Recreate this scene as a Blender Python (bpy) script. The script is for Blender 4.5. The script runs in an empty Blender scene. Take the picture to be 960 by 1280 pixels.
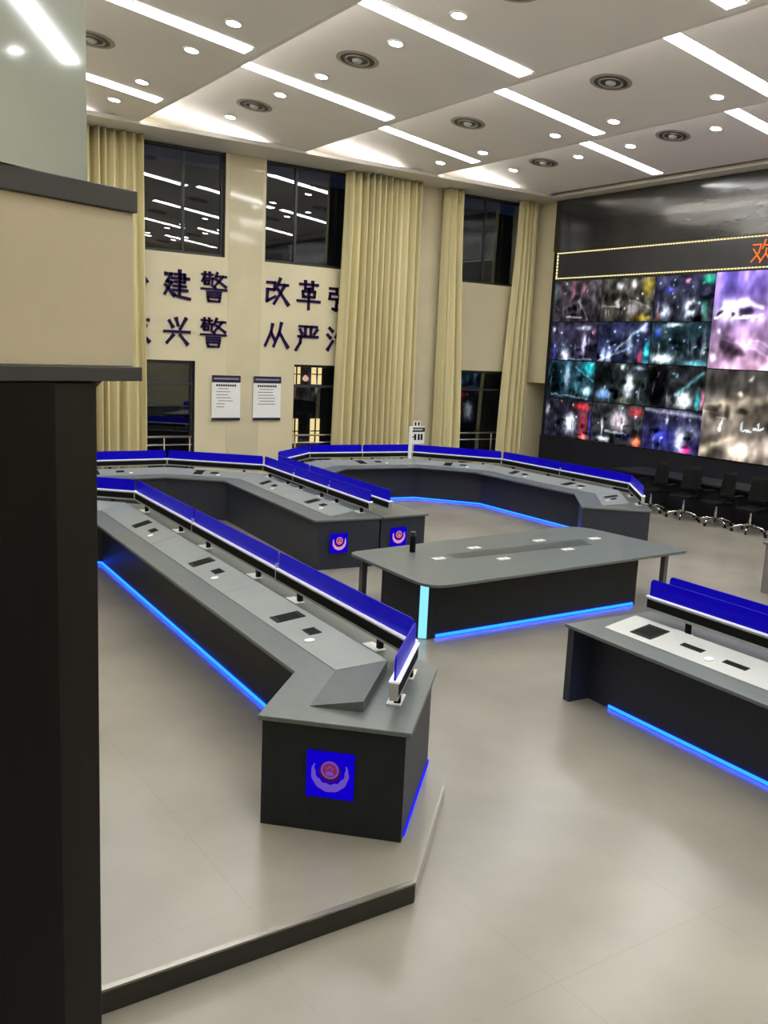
import bpy, math, random
from mathutils import Vector, Matrix
random.seed(7)
S = bpy.context.scene
COL = S.collection

# ------------------------------------------------------------------ camera
F, PITCH, ROLL, YAW, H = 1146.2, 0.1725, -0.0457, 0.5932, 3.2
fwd = Vector((math.sin(YAW)*math.cos(PITCH), math.cos(YAW)*math.cos(PITCH), -math.sin(PITCH)))
right = Vector((math.cos(YAW), -math.sin(YAW), 0))
down = fwd.cross(right)
r_ = math.cos(ROLL)*right + math.sin(ROLL)*down
d_ = math.cos(ROLL)*down - math.sin(ROLL)*right
cd = bpy.data.cameras.new('camera'); cam = bpy.data.objects.new('camera', cd); COL.objects.link(cam)
cam.matrix_world = Matrix(((r_.x, -d_.x, -fwd.x, 0), (r_.y, -d_.y, -fwd.y, 0), (r_.z, -d_.z, -fwd.z, H), (0, 0, 0, 1)))
cd.sensor_fit = 'VERTICAL'; cd.sensor_height = 36.0; cd.lens = F/1280*36.0
cd.clip_start = 0.05; cd.clip_end = 200
S.camera = cam
# ------------------------------------------------------------------ world (night outside), exposure
w = bpy.data.worlds.new('night'); S.world = w; w.use_nodes = True
w.node_tree.nodes['Background'].inputs[0].default_value = (0.010, 0.014, 0.035, 1)
w.node_tree.nodes['Background'].inputs[1].default_value = 0.6
S.view_settings.view_transform = 'Standard'; S.view_settings.look = 'None'
S.view_settings.exposure = 0.0; S.view_settings.gamma = 1.0; S.view_settings.use_curve_mapping = False
STRIP_E, SPOT_E, COVE_E = 24.0, 45.0, 22.0
S.cycles.max_bounces = 7; S.cycles.diffuse_bounces = 4; S.cycles.glossy_bounces = 4
S.cycles.sample_clamp_indirect = 6.0; S.cycles.blur_glossy = 0.5

# ------------------------------------------------------------------ materials
MATS = {}
def mat(name, col, rough=0.5, metal=0.0, var=0.0, vscale=3.0, bump=0.0, bscale=40.0, stretch=(1, 1, 1), emit=None, estr=0.0, spec=0.5, alpha=1.0, coat=0.0):
    if name in MATS: return MATS[name]
    m = bpy.data.materials.new(name); m.use_nodes = True; nt = m.node_tree
    b = nt.nodes['Principled BSDF']
    b.inputs['Base Color'].default_value = (*col, 1); b.inputs['Roughness'].default_value = rough
    b.inputs['Metallic'].default_value = metal; b.inputs['Specular IOR Level'].default_value = spec
    b.inputs['Alpha'].default_value = alpha; b.inputs['Coat Weight'].default_value = coat
    if emit:
        b.inputs['Emission Color'].default_value = (*emit, 1); b.inputs['Emission Strength'].default_value = estr
    tc = mp = None
    if var or bump:
        tc = nt.nodes.new('ShaderNodeTexCoord'); mp = nt.nodes.new('ShaderNodeMapping')
        mp.inputs['Scale'].default_value = stretch
        nt.links.new(tc.outputs['Object'], mp.inputs['Vector'])
    if var:
        n = nt.nodes.new('ShaderNodeTexNoise'); n.inputs['Scale'].default_value = vscale; n.inputs['Detail'].default_value = 5
        nt.links.new(mp.outputs[0], n.inputs['Vector'])
        r = nt.nodes.new('ShaderNodeValToRGB')
        r.color_ramp.elements[0].position = 0.3; r.color_ramp.elements[1].position = 0.7
        r.color_ramp.elements[0].color = (*[c*(1-var) for c in col], 1)
        r.color_ramp.elements[1].color = (*[min(1, c*(1+var)) for c in col], 1)
        nt.links.new(n.outputs['Fac'], r.inputs[0]); nt.links.new(r.outputs[0], b.inputs['Base Color'])
    if bump:
        n = nt.nodes.new('ShaderNodeTexNoise'); n.inputs['Scale'].default_value = bscale; n.inputs['Detail'].default_value = 3
        nt.links.new(mp.outputs[0], n.inputs['Vector'])
        bp = nt.nodes.new('ShaderNodeBump'); bp.inputs['Strength'].default_value = bump; bp.inputs['Distance'].default_value = 0.02
        nt.links.new(n.outputs['Fac'], bp.inputs['Height']); nt.links.new(bp.outputs[0], b.inputs['Normal'])
    MATS[name] = m
    return m
def emat(name, col, s):
    if name in MATS: return MATS[name]
    m = bpy.data.materials.new(name); m.use_nodes = True; nt = m.node_tree
    nt.nodes.remove(nt.nodes['Principled BSDF'])
    e = nt.nodes.new('ShaderNodeEmission'); e.inputs[0].default_value = (*col, 1); e.inputs[1].default_value = s
    nt.links.new(e.outputs[0], nt.nodes['Material Output'].inputs[0]); MATS[name] = m
    return m
def floor_mat():
    m = mat('floor_tile', (0.268, 0.247, 0.207), rough=0.24, var=0.2, vscale=0.55, bump=0.03, bscale=2.0)
    nt = m.node_tree; b = nt.nodes['Principled BSDF']
    src = b.inputs['Base Color'].links[0].from_socket
    tc = [n for n in nt.nodes if n.type == 'TEX_COORD'][0]
    sep = nt.nodes.new('ShaderNodeSeparateXYZ'); nt.links.new(tc.outputs['Object'], sep.inputs[0])
    acc = None
    for ax, off, per in (('X', 0.35, 1.2), ('Y', 0.6, 1.2)):
        a = nt.nodes.new('ShaderNodeMath'); a.operation = 'ADD'; a.inputs[1].default_value = off + 60.0
        md = nt.nodes.new('ShaderNodeMath'); md.operation = 'MODULO'; md.inputs[1].default_value = per
        lt = nt.nodes.new('ShaderNodeMath'); lt.operation = 'LESS_THAN'; lt.inputs[1].default_value = 0.005
        nt.links.new(sep.outputs[ax], a.inputs[0]); nt.links.new(a.outputs[0], md.inputs[0]); nt.links.new(md.outputs[0], lt.inputs[0])
        if acc is None: acc = lt.outputs[0]
        else:
            mx = nt.nodes.new('ShaderNodeMath'); mx.operation = 'MAXIMUM'
            nt.links.new(acc, mx.inputs[0]); nt.links.new(lt.outputs[0], mx.inputs[1]); acc = mx.outputs[0]
    mul = nt.nodes.new('ShaderNodeMath'); mul.operation = 'MULTIPLY'; mul.inputs[1].default_value = 0.45
    nt.links.new(acc, mul.inputs[0])
    mix = nt.nodes.new('ShaderNodeMix'); mix.data_type = 'RGBA'; mix.inputs['B'].default_value = (0.22, 0.19, 0.155, 1)
    nt.links.new(mul.outputs[0], mix.inputs['Factor']); nt.links.new(src, mix.inputs['A']); nt.links.new(mix.outputs['Result'], b.inputs['Base Color'])
    return m
def pane_mat():
    m = bpy.data.materials.new('window_glass'); m.use_nodes = True; nt = m.node_tree
    nt.nodes.remove(nt.nodes['Principled BSDF'])
    g = nt.nodes.new('ShaderNodeBsdfGlossy'); g.inputs['Roughness'].default_value = 0.012; g.inputs[0].default_value = (0.9, 0.95, 1, 1)
    t = nt.nodes.new('ShaderNodeBsdfTransparent'); t.inputs[0].default_value = (0.8, 0.83, 0.86, 1)
    fr = nt.nodes.new('ShaderNodeFresnel'); fr.inputs[0].default_value = 2.1
    mx = nt.nodes.new('ShaderNodeMixShader')
    ge = nt.nodes.new('ShaderNodeNewGeometry'); iv = nt.nodes.new('ShaderNodeMath'); iv.operation = 'SUBTRACT'; iv.inputs[0].default_value = 1.0
    nt.links.new(ge.outputs['Backfacing'], iv.inputs[1]); fm = nt.nodes.new('ShaderNodeMath'); fm.operation = 'MULTIPLY'
    nt.links.new(fr.outputs[0], fm.inputs[0]); nt.links.new(iv.outputs[0], fm.inputs[1])
    nt.links.new(fm.outputs[0], mx.inputs[0]); nt.links.new(t.outputs[0], mx.inputs[1]); nt.links.new(g.outputs[0], mx.inputs[2])
    nt.links.new(mx.outputs[0], nt.nodes['Material Output'].inputs[0])
    return m
M = dict(
    floor=floor_mat(), pane=pane_mat(),
    wall=mat('beige_wall', (0.635, 0.57, 0.385), rough=0.42, var=0.04, vscale=0.8),
    stone=mat('polished_beige_stone', (0.60, 0.54, 0.37), rough=0.07, var=0.05, vscale=2.0, spec=0.7),
    ceil=mat('ceiling_paint', (0.82, 0.785, 0.765), rough=0.6, var=0.03, vscale=0.6),
    soffit=mat('soffit_paint', (0.72, 0.685, 0.64), rough=0.6, var=0.03, vscale=0.6),
    curtain=mat('curtain_cloth', (0.64, 0.57, 0.325), rough=0.8, var=0.14, vscale=3.0, stretch=(3, 3, 0.05)),
    desk=mat('grey_woodgrain_top', (0.106, 0.122, 0.119), rough=0.33, var=0.10, vscale=4, stretch=(12, 1, 1)),
    body=mat('charcoal_laminate', (0.015, 0.018, 0.022), spec=0.22, rough=0.42, var=0.10, vscale=5, stretch=(6, 6, 1)),
    bodyb=mat('slate_laminate', (0.027, 0.031, 0.044), spec=0.3, rough=0.42, var=0.10, vscale=5, stretch=(6, 6, 1)),
    cover=mat('pale_grey_cover', (0.225, 0.25, 0.24), rough=0.36, var=0.05, vscale=3),
    coverw=mat('white_grey_cover', (0.47, 0.485, 0.465), rough=0.38, var=0.04, vscale=3),
    black=mat('black_plastic', (0.005, 0.0055, 0.0055), spec=0.12, rough=0.5, var=0.2, vscale=20),
    mesh=mat('dark_perforated_strip', (0.008, 0.009, 0.008), spec=0.08, rough=0.7, var=0.35, vscale=60),
    alu=mat('satin_aluminium', (0.60, 0.60, 0.61), rough=0.32, metal=0.75, var=0.05, vscale=10),
    white=mat('white_enamel', (0.82, 0.82, 0.80), rough=0.35, var=0.02, vscale=8),
    glass=mat('blue_acrylic', (0.002, 0.0, 0.16), rough=0.35, var=0.05, vscale=2, emit=(0.004, 0.0, 1.0), estr=0.26, spec=0.12, alpha=0.93),
    chrome=mat('chrome', (0.75, 0.75, 0.76), rough=0.12, metal=1.0, var=0.03, vscale=9),
    frame=mat('dark_bronze_frame', (0.022, 0.022, 0.022), rough=0.35, var=0.1, vscale=8),
    brass=mat('rail_steel', (0.35, 0.30, 0.22), rough=0.3, metal=0.7, var=0.05, vscale=8),
    riser=mat('dark_riser', (0.016, 0.015, 0.014), rough=0.3, var=0.2, vscale=4),
    riserl=mat('grey_riser', (0.36, 0.33, 0.30), rough=0.2, metal=0.3, var=0.06, vscale=4),
    ink=mat('purple_letter', (0.011, 0.002, 0.046), spec=0.15, rough=0.5, var=0.1, vscale=10),
    wood=mat('black_wood', (0.010, 0.009, 0.008), spec=0.25, rough=0.38, var=0.15, vscale=3, stretch=(8, 8, 0.5)),
    woodd=mat('black_panel', (0.004, 0.0045, 0.0045), spec=0.15, rough=0.3, var=0.15, vscale=3, stretch=(8, 8, 0.5)),
    trim=mat('charcoal_trim', (0.034, 0.033, 0.037), rough=0.4, var=0.1, vscale=6),
    beige=mat('beige_panel', (0.50, 0.44, 0.325), rough=0.28, var=0.06, vscale=2.5, coat=0.1),
    gglass=mat('pale_green_glass', (0.36, 0.40, 0.36), rough=0.06, var=0.02, vscale=1.0, spec=0.9, coat=0.6),
    glossblack=mat('gloss_black_wall', (0.026, 0.027, 0.028), rough=0.14, spec=0.9, var=0.1, vscale=2, bump=0.45, bscale=0.9, stretch=(1, 0.35, 1.6)),
    wallblack=mat('matt_black_wall', (0.014, 0.0145, 0.019), spec=0.1, rough=0.7, var=0.15, vscale=2),
    navy=mat('navy_print', (0.010, 0.008, 0.030), rough=0.4, var=0.1, vscale=9),
    greyprint=mat('grey_print', (0.22, 0.22, 0.24), rough=0.5, var=0.05, vscale=30),
    led=emat('blue_led', (0.006, 0.075, 1.0), 7.0),
    leddim=emat('deep_blue_led', (0.012, 0.012, 1.0), 1.8),
    lip=mat('lit_white_lip', (0.8, 0.8, 0.82), rough=0.4, var=0.02, vscale=8, emit=(0.75, 0.72, 1.0), estr=0.35),
    ledw=emat('cyan_led_panel', (0.25, 0.72, 1.0), 1.25),
    strip=emat('light_diffuser', (0.975, 0.985, 0.965), STRIP_E),
    spot=emat('spot_lens', (0.98, 0.985, 0.97), SPOT_E),
    cove=emat('cove_led', (1.0, 0.97, 0.90), COVE_E),
    bead=emat('warm_led_bead', (1.0, 0.84, 0.40), 1.3),
    orange=emat('orange_led', (1.0, 0.17, 0.03), 1.6),
    emb_blue=emat('backlit_blue', (0.010, 0.0, 1.0), 0.55),
    emb_red=emat('backlit_red', (0.62, 0.05, 0.10), 0.55),
    emb_pale=emat('backlit_pale', (0.17, 0.09, 0.62), 0.8),
    emb_redd=emat('backlit_dark_red', (0.26, 0.025, 0.10), 0.8),
    emb_pink=emat('backlit_pink', (0.9, 0.36, 0.6), 0.8),
    emb_dark=emat('backlit_maroon', (0.10, 0.008, 0.12), 0.5),
    litwin=emat('lit_window_glow', (1.0, 0.74, 0.32), 1.6),
    facade=mat('night_facade', (0.05, 0.048, 0.045), rough=0.8, var=0.2, vscale=0.8),
)

# ------------------------------------------------------------------ mesh helpers
class MB:
    def __init__(s): s.v = []; s.f = []
    def add(s, vs, fs):
        o = len(s.v); s.v += [tuple(v) for v in vs]; s.f += [tuple(i+o for i in f) for f in fs]; return s
    def box(s, x0, x1, y0, y1, z0, z1):
        return s.add([(x0, y0, z0), (x1, y0, z0), (x1, y1, z0), (x0, y1, z0), (x0, y0, z1), (x1, y0, z1), (x1, y1, z1), (x0, y1, z1)],
                     [(0, 3, 2, 1), (4, 5, 6, 7), (0, 1, 5, 4), (1, 2, 6, 5), (2, 3, 7, 6), (3, 0, 4, 7)])
    def hexa(s, a, b):       # bottom quad a, top quad b (ccw from above)
        return s.add(list(a)+list(b), [(0, 3, 2, 1), (4, 5, 6, 7), (0, 1, 5, 4), (1, 2, 6, 5), (2, 3, 7, 6), (3, 0, 4, 7)])
    def prism(s, poly, z0, z1):
        n = len(poly)
        vs = [(x, y, z0) for x, y in poly]+[(x, y, z1) for x, y in poly]
        return s.add(vs, [tuple(range(n-1, -1, -1)), tuple(range(n, 2*n))]+[(i, (i+1) % n, (i+1) % n+n, i+n) for i in range(n)])
    def obox(s, c, u, v, wv):   # centre, three half vectors
        c, u, v, wv = Vector(c), Vector(u), Vector(v), Vector(wv)
        a = [c-u-v-wv, c+u-v-wv, c+u+v-wv, c-u+v-wv]; b = [p+2*wv for p in a]
        return s.hexa(a, b)
    def lathe(s, prof, c=(0, 0, 0), n=20):
        vs = []; fs = []
        for r, z in prof:
            for k in range(n):
                a = 2*math.pi*k/n; vs.append((c[0]+r*math.cos(a), c[1]+r*math.sin(a), c[2]+z))
        for i in range(len(prof)-1):
            for k in range(n):
                fs.append((i*n+k, i*n+(k+1) % n, (i+1)*n+(k+1) % n, (i+1)*n+k))
        fs.append(tuple(range(n-1, -1, -1))); fs.append(tuple((len(prof)-1)*n+k for k in range(n)))
        return s.add(vs, fs)
    def tube(s, pts, rad, n=8):
        pts = [Vector(p) for p in pts]; rings = []
        rads = rad if isinstance(rad, (list, tuple)) else [rad]*len(pts)
        for i, p in enumerate(pts):
            t = (pts[min(i+1, len(pts)-1)]-pts[max(i-1, 0)]).normalized()
            up = Vector((0, 0, 1)) if abs(t.z) < 0.9 else Vector((1, 0, 0))
            a = t.cross(up).normalized(); b = a.cross(t)
            rings.append([p+rads[i]*(math.cos(2*math.pi*k/n)*a+math.sin(2*math.pi*k/n)*b) for k in range(n)])
        vs = [v for r in rings for v in r]; fs = []
        for i in range(len(rings)-1):
            for k in range(n): fs.append((i*n+k, i*n+(k+1) % n, (i+1)*n+(k+1) % n, (i+1)*n+k))
        fs.append(tuple(range(n-1, -1, -1))); fs.append(tuple((len(rings)-1)*n+k for k in range(n)))
        return s.add(vs, fs)
    def build(s, name, m, parent=None, bevel=0.0, smooth=False):
        me = bpy.data.meshes.new(name)
        off = Vector((0, 0, 0))
        if parent is not None:
            off = Vector(parent.get('_o', (0, 0, 0)))
        me.from_pydata([tuple(Vector(v)-off) for v in s.v], [], s.f)
        me.materials.append(m)
        if smooth:
            for p in me.polygons: p.use_smooth = True
        me.update()
        o = bpy.data.objects.new(name, me); COL.objects.link(o)
        if parent is not None:
            o.parent = parent; o['_o'] = tuple(off)
        if bevel:
            b = o.modifiers.new('bevel', 'BEVEL'); b.width = bevel; b.segments = 2; b.limit_method = 'ANGLE'
        return o
def tag(o, label=None, cat=None, group=None, kind=None):
    if label: o['label'] = label
    if cat: o['category'] = cat
    if group: o['group'] = group
    if kind: o['kind'] = kind
    return o
def thing(name, label, cat, loc=(0, 0, 0), group=None):
    o = bpy.data.objects.new(name, None); COL.objects.link(o); o.location = loc; o['_o'] = tuple(loc)
    return tag(o, label, cat, group)
def copy_tree(o, parent=None):
    c = o.copy(); COL.objects.link(c); c.parent = parent
    for ch in list(o.children): copy_tree(ch, c)
    return c
def struct(name, mb, m, parent=None, bevel=0.0):
    o = mb.build(name, m, parent, bevel)
    if parent is None: o['kind'] = 'structure'
    return o
def recalc(o):
    import bmesh
    bm = bmesh.new(); bm.from_mesh(o.data); bmesh.ops.recalc_face_normals(bm, faces=bm.faces); bm.to_mesh(o.data); bm.free()

# ------------------------------------------------------------------ room shell
YW, XS, XL, YF, ZC = 20.9, 18.95, -3.0, -3.0, 7.62
struct('floor', MB().box(XL-0.2, XS+1.2, YF-0.2, YW+0.3, -0.12, 0), M['floor'])
plat = [(XL, 3.97), (3.0, 3.97), (3.90, 4.87), (3.99, 5.05), (4.44, 12.8), (3.4, 14.0), (XL, 14.0)]
po = struct('floor_platform', MB().prism(plat, 0.004, 0.13), M['floor'])
MB().box(XL, 3.0, 3.945, 3.97, 0.002, 0.122).build('riser', M['riser'], po)
def edge_box(a, b, t, z0, z1):
    a, b = Vector(a), Vector(b); d = (b-a).normalized(); n = Vector((d.y, -d.x))*t
    return MB().prism([a, a+n, b+n, b][::1], z0, z1)
for a, b in ((plat[1], plat[2]), (plat[2], plat[3]), (plat[3], plat[4])):
    o = edge_box(a, b, 0.02, 0.002, 0.122).build('riser', M['riserl'], po); recalc(o)
# metal nosing along the platform front
MB().box(XL, 3.0, 3.942, 3.975, 0.122, 0.134).build('nosing', mat('nosing_metal', (0.35, 0.33, 0.29), rough=0.25, metal=0.6, var=0.05), po)

# back wall with six openings: (x0, x1, z0, z1)
WIN = [(5.2, 9.20, 5.24, 7.62), (10.25, 14.3, 5.24, 7.62), (15.9, 18.7, 5.24, 7.62),
       (5.9, 8.48, 0.10, 2.79), (11.14, 13.6, 0.10, 2.79), (16.2, 18.4, 0.10, 2.79)]
xs = sorted({XL-0.2, XS, *[v for q in WIN for v in q[:2]]}); zs = sorted({0.0, 8.6, *[v for q in WIN for v in q[2:]]})
wb = MB()
for i in range(len(xs)-1):
    cx = (xs[i]+xs[i+1])/2
    run = None
    for j in range(len(zs)-1):
        cz = (zs[j]+zs[j+1])/2
        hole = any(q[0] < cx < q[1] and q[2] < cz < q[3] for q in WIN)
        if not hole and run is None: run = zs[j]
        if hole and run is not None:
            wb.box(xs[i], xs[i+1], YW, YW+0.3, run, zs[j]); run = None
    if run is not None: wb.box(xs[i], xs[i+1], YW, YW+0.3, run, zs[-1])
wall_back = struct('wall_back', wb, M['wall'])
# polished stone pilasters on the back wall
for x0, x1 in ((9.30, 10.17), (14.55, 15.45)):
    MB().box(x0, x1, YW-0.008, YW-0.001, 0.0, 7.61).build('stone_panel', M['stone'], wall_back)
for k, (x0, x1, z0, z1) in enumerate(WIN):
    yf = YW+0.16; fr = MB(); t = 0.07
    for bx in ((x0, x0+t, z0, z1), (x1-t, x1, z0, z1), (x0+t, x1-t, z0, z0+t), (x0+t, x1-t, z1-t, z1)):
        fr.box(bx[0], bx[1], yf-0.05, yf+0.05, bx[2], bx[3])
    wo = struct('window_%d' % (k+1), fr, M['frame'])
    if k < 3: cuts = [(7.0, 8.2), (11.13, 12.6), (17.2,)][k]; zc = []
    else: cuts = [(), (), ()][k-3]; zc = [2.24]
    mc = MB()
    for c in cuts: MB().box(c-0.03, c+0.03, yf-0.045, yf+0.045, z0+t, z1-t).build('mullion', M['frame'], wo)
    for z in zc: MB().box(x0+t, x1-t, yf-0.045, yf+0.045, z-0.03, z+0.03).build('transom', M['trim'], wo)
    ex = [x0+t]+[c for c in cuts]+[x1-t]; ez = [z0+t]+zc+[z1-t]
    for a in range(len(ex)-1):
        for b in range(len(ez)-1):
            MB().box(ex[a]+0.01, ex[a+1]-0.01, yf-0.004, yf+0.004, ez[b]+0.01, ez[b+1]-0.01).build('pane', M['pane'], wo)
    # dark lining of the reveal on the right jamb
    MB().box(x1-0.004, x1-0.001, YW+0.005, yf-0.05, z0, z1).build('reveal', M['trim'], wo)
for nm, x0, x1 in (('left', 5.95, 8.43), ('middle', 11.2, 13.55), ('right', 16.25, 18.35)):
    lab = {'left': 'metal guard rail inside the lower window left of the two posters', 'middle': 'metal guard rail across the lower window right of the two posters',
           'right': 'metal guard rail across the lower window beside the video wall corner'}[nm]
    t = thing('guard_rail', lab, 'railing', (x0, YW+0.05, 0.0), 'guard rails in the lower windows')
    MB().tube([(x0, YW+0.05, 0.98), (x1, YW+0.05, 0.98)], 0.025).build('top_rail', M['brass'], t, smooth=True)
    MB().tube([(x0, YW+0.05, 0.79), (x1, YW+0.05, 0.79)], 0.016).build('lower_rail', M['alu'], t, smooth=True)
    for px in (x0+0.05, (x0+x1)/2+0.55, x1-0.05):
        MB().tube([(px, YW+0.05, 0.10), (px, YW+0.05, 0.98)], 0.022).build('baluster', M['brass'], t, smooth=True)

# night building seen through the windows
nb = thing('apartment_block', 'dark building with lit yellow windows seen outside through the lower window', 'building', (16.0, 30.2, -2.0))
MB().box(6, 30, 30.2, 30.8, -2.0, 9.0).build('facade', M['facade'], nb)
for x0, x1, z0, z1 in ((16.0, 16.34, 1.9, 2.62), (16.82, 17.24, 1.9, 2.64), (16.0, 16.3, -0.3, 0.62), (16.83, 17.22, -0.3, 0.62)):
    wn = MB().box(x0, x1, 30.16, 30.19, z0, z1).build('lit_window', M['litwin'], nb)
    c = (x0+x1)/2
    MB().box(c-0.025, c+0.025, 30.12, 30.155, z0, z1).box(x0, x1, 30.12, 30.155, (z0+z1)/2-0.02, (z0+z1)/2+0.02).build('glazing_bar', M['frame'], wn)
MB().lathe([(0.01, -0.1), (0.1, -0.05), (0.12, 0.02), (0.05, 0.12), (0.01, 0.14)], (16.5, 30.05, 2.1), 10).build('wall_lamp', emat('pink_lamp', (1.0, 0.55, 0.4), 1.2), nb)

# side wall (video wall side) with doorway recess next to the corner
ws = MB()
ws.box(XS, XS+0.3, 20.79, YW, 0, 8.6).box(XS, XS+0.3, 19.96, 20.79, 2.51, 8.6).box(XS, XS+0.3, YF, 19.96, 0, 8.6)
wall_right = struct('wall_right', ws, M['wall'])
dr = MB(); dr.box(XS+0.3, XS+1.0, 20.79, 20.85, 0, 2.57).box(XS+0.3, XS+1.0, 19.9, 19.96, 0, 2.57).box(XS+0.3, XS+1.0, 19.96, 20.79, 2.51, 2.57)
dr.box(XS+1.0, XS+1.1, 19.9, 20.85, 0, 2.57)
do = struct('door_1', dr, M['wall'])
MB().box(XS+0.93, XS+0.99, 19.98, 20.77, 0.0, 2.49).build('door_leaf', M['trim'], do)
struct('wall_left', MB().box(XL-0.2, XL, YF, YW, 0, 8.6), M['wall'])
struct('wall_front', MB().box(XL-0.2, XS, YF-0.2, YF, 0, 8.6), M['wall'])

# ceiling: perimeter soffits and sawtooth bays
SOFY, SOFX = 19.62, 18.38
so = MB()
so.box(XL, XS, SOFY, YW, ZC, ZC+0.06).box(SOFX, XS, YF, SOFY, ZC, ZC+0.06)
ceil = struct('ceiling', so, M['soffit'])
MB().box(XL, SOFX, SOFY-0.03, SOFY, ZC-0.012, ZC+0.075).build('soffit_edge', M['soffit'], ceil)
MB().box(SOFX-0.03, SOFX, YF, SOFY-0.03, ZC-0.012, ZC+0.075).build('soffit_edge', M['soffit'], ceil)
MB().box(XL-0.2, XS+0.3, YF-0.2, YW+0.3, 8.55, 8.65).build('roof_slab', M['wallblack'], ceil)
BX = [-1.2, 2.7, 6.6, 10.52, 14.28, 18.10]
ZH, ZLO = 8.16, 7.66
def bay_z(b, x):
    x0, x1 = BX[b], BX[b+1]
    return ZH+(ZLO-ZH)*(x-x0)/(x1-x0)
for b in range(5):
    x0, x1 = BX[b], BX[b+1]; yb = YW-0.02
    p = MB().hexa([(x0, YF, ZH), (x1, YF, ZLO), (x1, yb, ZLO), (x0, yb, ZH)], [(x0, YF, ZH+0.05), (x1, YF, ZLO+0.05), (x1, yb, ZLO+0.05), (x0, yb, ZH+0.05)])
    p.box(x1-0.03, x1, YF, yb, ZLO+0.05, ZH+0.05)
    p.build('ceiling_bay', M['ceil'], ceil)
MB().box(18.10, XS, YF, YW, 8.16, 8.2).build('ceiling_bay', M['ceil'], ceil)
MB().box(XL, -1.2, YF, YW, 7.66, 7.7).build('ceiling_bay', M['ceil'], ceil)
# cove strips lying on the back soffit behind its lip, and along each riser behind the lip of the bay
for b in range(1, 5):
    x0, x1 = BX[b]+0.15, BX[b+1]-0.9
    MB().box(x0, x1, SOFY+0.30, SOFY+0.38, ZC+0.065, ZC+0.10).build('cove_light', M['cove'], ceil)
for b in range(0, 4):
    x1 = BX[b+1]
    MB().box(x1+0.001, x1+0.09, YF, YW-0.03, ZLO, ZLO+0.02).build('riser_lip', M['ceil'], ceil)
    MB().box(x1+0.002, x1+0.02, YF+0.2, SOFY+0.2, ZLO+0.10, ZLO+0.13).build('cove_light', emat('riser_cove_led', (1.0, 0.95, 0.85), 34.0), ceil)

# linear lights, spots, ceiling vents
BAYN = ['fifth bay from the video wall', 'fourth bay from the video wall', 'third bay from the video wall', 'second bay from the video wall', 'bay nearest the video wall']
ORD = ['nearest', 'second from', 'third from', 'fourth from', 'fifth from', 'sixth from', 'seventh from', 'eighth from', 'ninth from', 'tenth from', 'eleventh from', 'twelfth from']
STRIPY = [[15.8-3.9*k for k in range(5)], [17.76-3.9*k for k in range(6)], [15.8-3.9*k for k in range(5)], [17.76-3.9*k for k in range(6)], [15.6-3.8*k for k in range(5)]]
SPOTX = [0.7, 5.85, 8.4, 13.7, 16.1]; VENTX = [0.7, 4.62, 8.4, 12.3, 16.05]
slope = math.atan2(ZLO-ZH, 3.85)
strip_me = spot_proto = vent_proto = None
def place(o, b, x, y, dz=-0.004):
    o.location = (x, y, bay_z(b, x)+dz); o.rotation_euler = (0, -slope, 0)
def make_strip(L):
    root = thing('linear_light', '', 'light')
    hw = 0.15
    MB().box(0, L, -hw, hw, -0.012, -0.002).build('diffuser', M['strip'], root)
    f = MB().box(0, L, -hw-0.025, -hw, -0.009, 0.0).box(0, L, hw, hw+0.025, -0.009, 0.0).box(-0.02, 0, -hw-0.025, hw+0.025, -0.009, 0).box(L, L+0.02, -hw-0.025, hw+0.025, -0.009, 0)
    f.build('frame', M['white'], root)
    return root
def make_spot():
    root = thing('spotlight', '', 'light')
    MB().lathe([(0.0, -0.02), (0.105, -0.02), (0.105, -0.006), (0.0, -0.006)], n=16).build('lens', M['spot'], root)
    MB().lathe([(0.106, -0.004), (0.106, -0.022), (0.135, -0.014), (0.14, -0.002)], n=16).build('trim_ring', M['white'], root)
    return root
def make_vent():
    root = thing('air_diffuser', '', 'vent')
    MB().lathe([(0.0, -0.006), (0.30, -0.006), (0.30, -0.001), (0.0, -0.001)], n=28).build('throat', mat('vent_dark', (0.055, 0.05, 0.045), rough=0.6, var=0.1, vscale=6), root)
    ring = MB()
    for r0, r1 in ((0.29, 0.36), (0.18, 0.21)):
        n = 28; vs = []; fs = []
        for k in range(n):
            a = 2*math.pi*k/n
            for r, z in ((r0, -0.012), (r1, -0.03 if r0 < 0.25 else -0.006), (r1, -0.002), (r0, -0.002)): vs.append((r*math.cos(a), r*math.sin(a), z))
        for k in range(n):
            for q in range(4): fs.append((k*4+q, ((k+1) % n)*4+q, ((k+1) % n)*4+(q+1) % 4, k*4+(q+1) % 4))
        ring.add(vs, fs)
    rr = ring.build('ring', mat('vent_metal', (0.33, 0.31, 0.28), rough=0.4, metal=0.3, var=0.05), root); recalc(rr)
    MB().lathe([(0.0, -0.05), (0.06, -0.05), (0.09, -0.03), (0.09, -0.007), (0.0, -0.007)], n=20).build('cone', M['coverw'], root)
    return root
sp = make_spot(); vp = make_vent(); first_s = first_v = True
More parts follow.
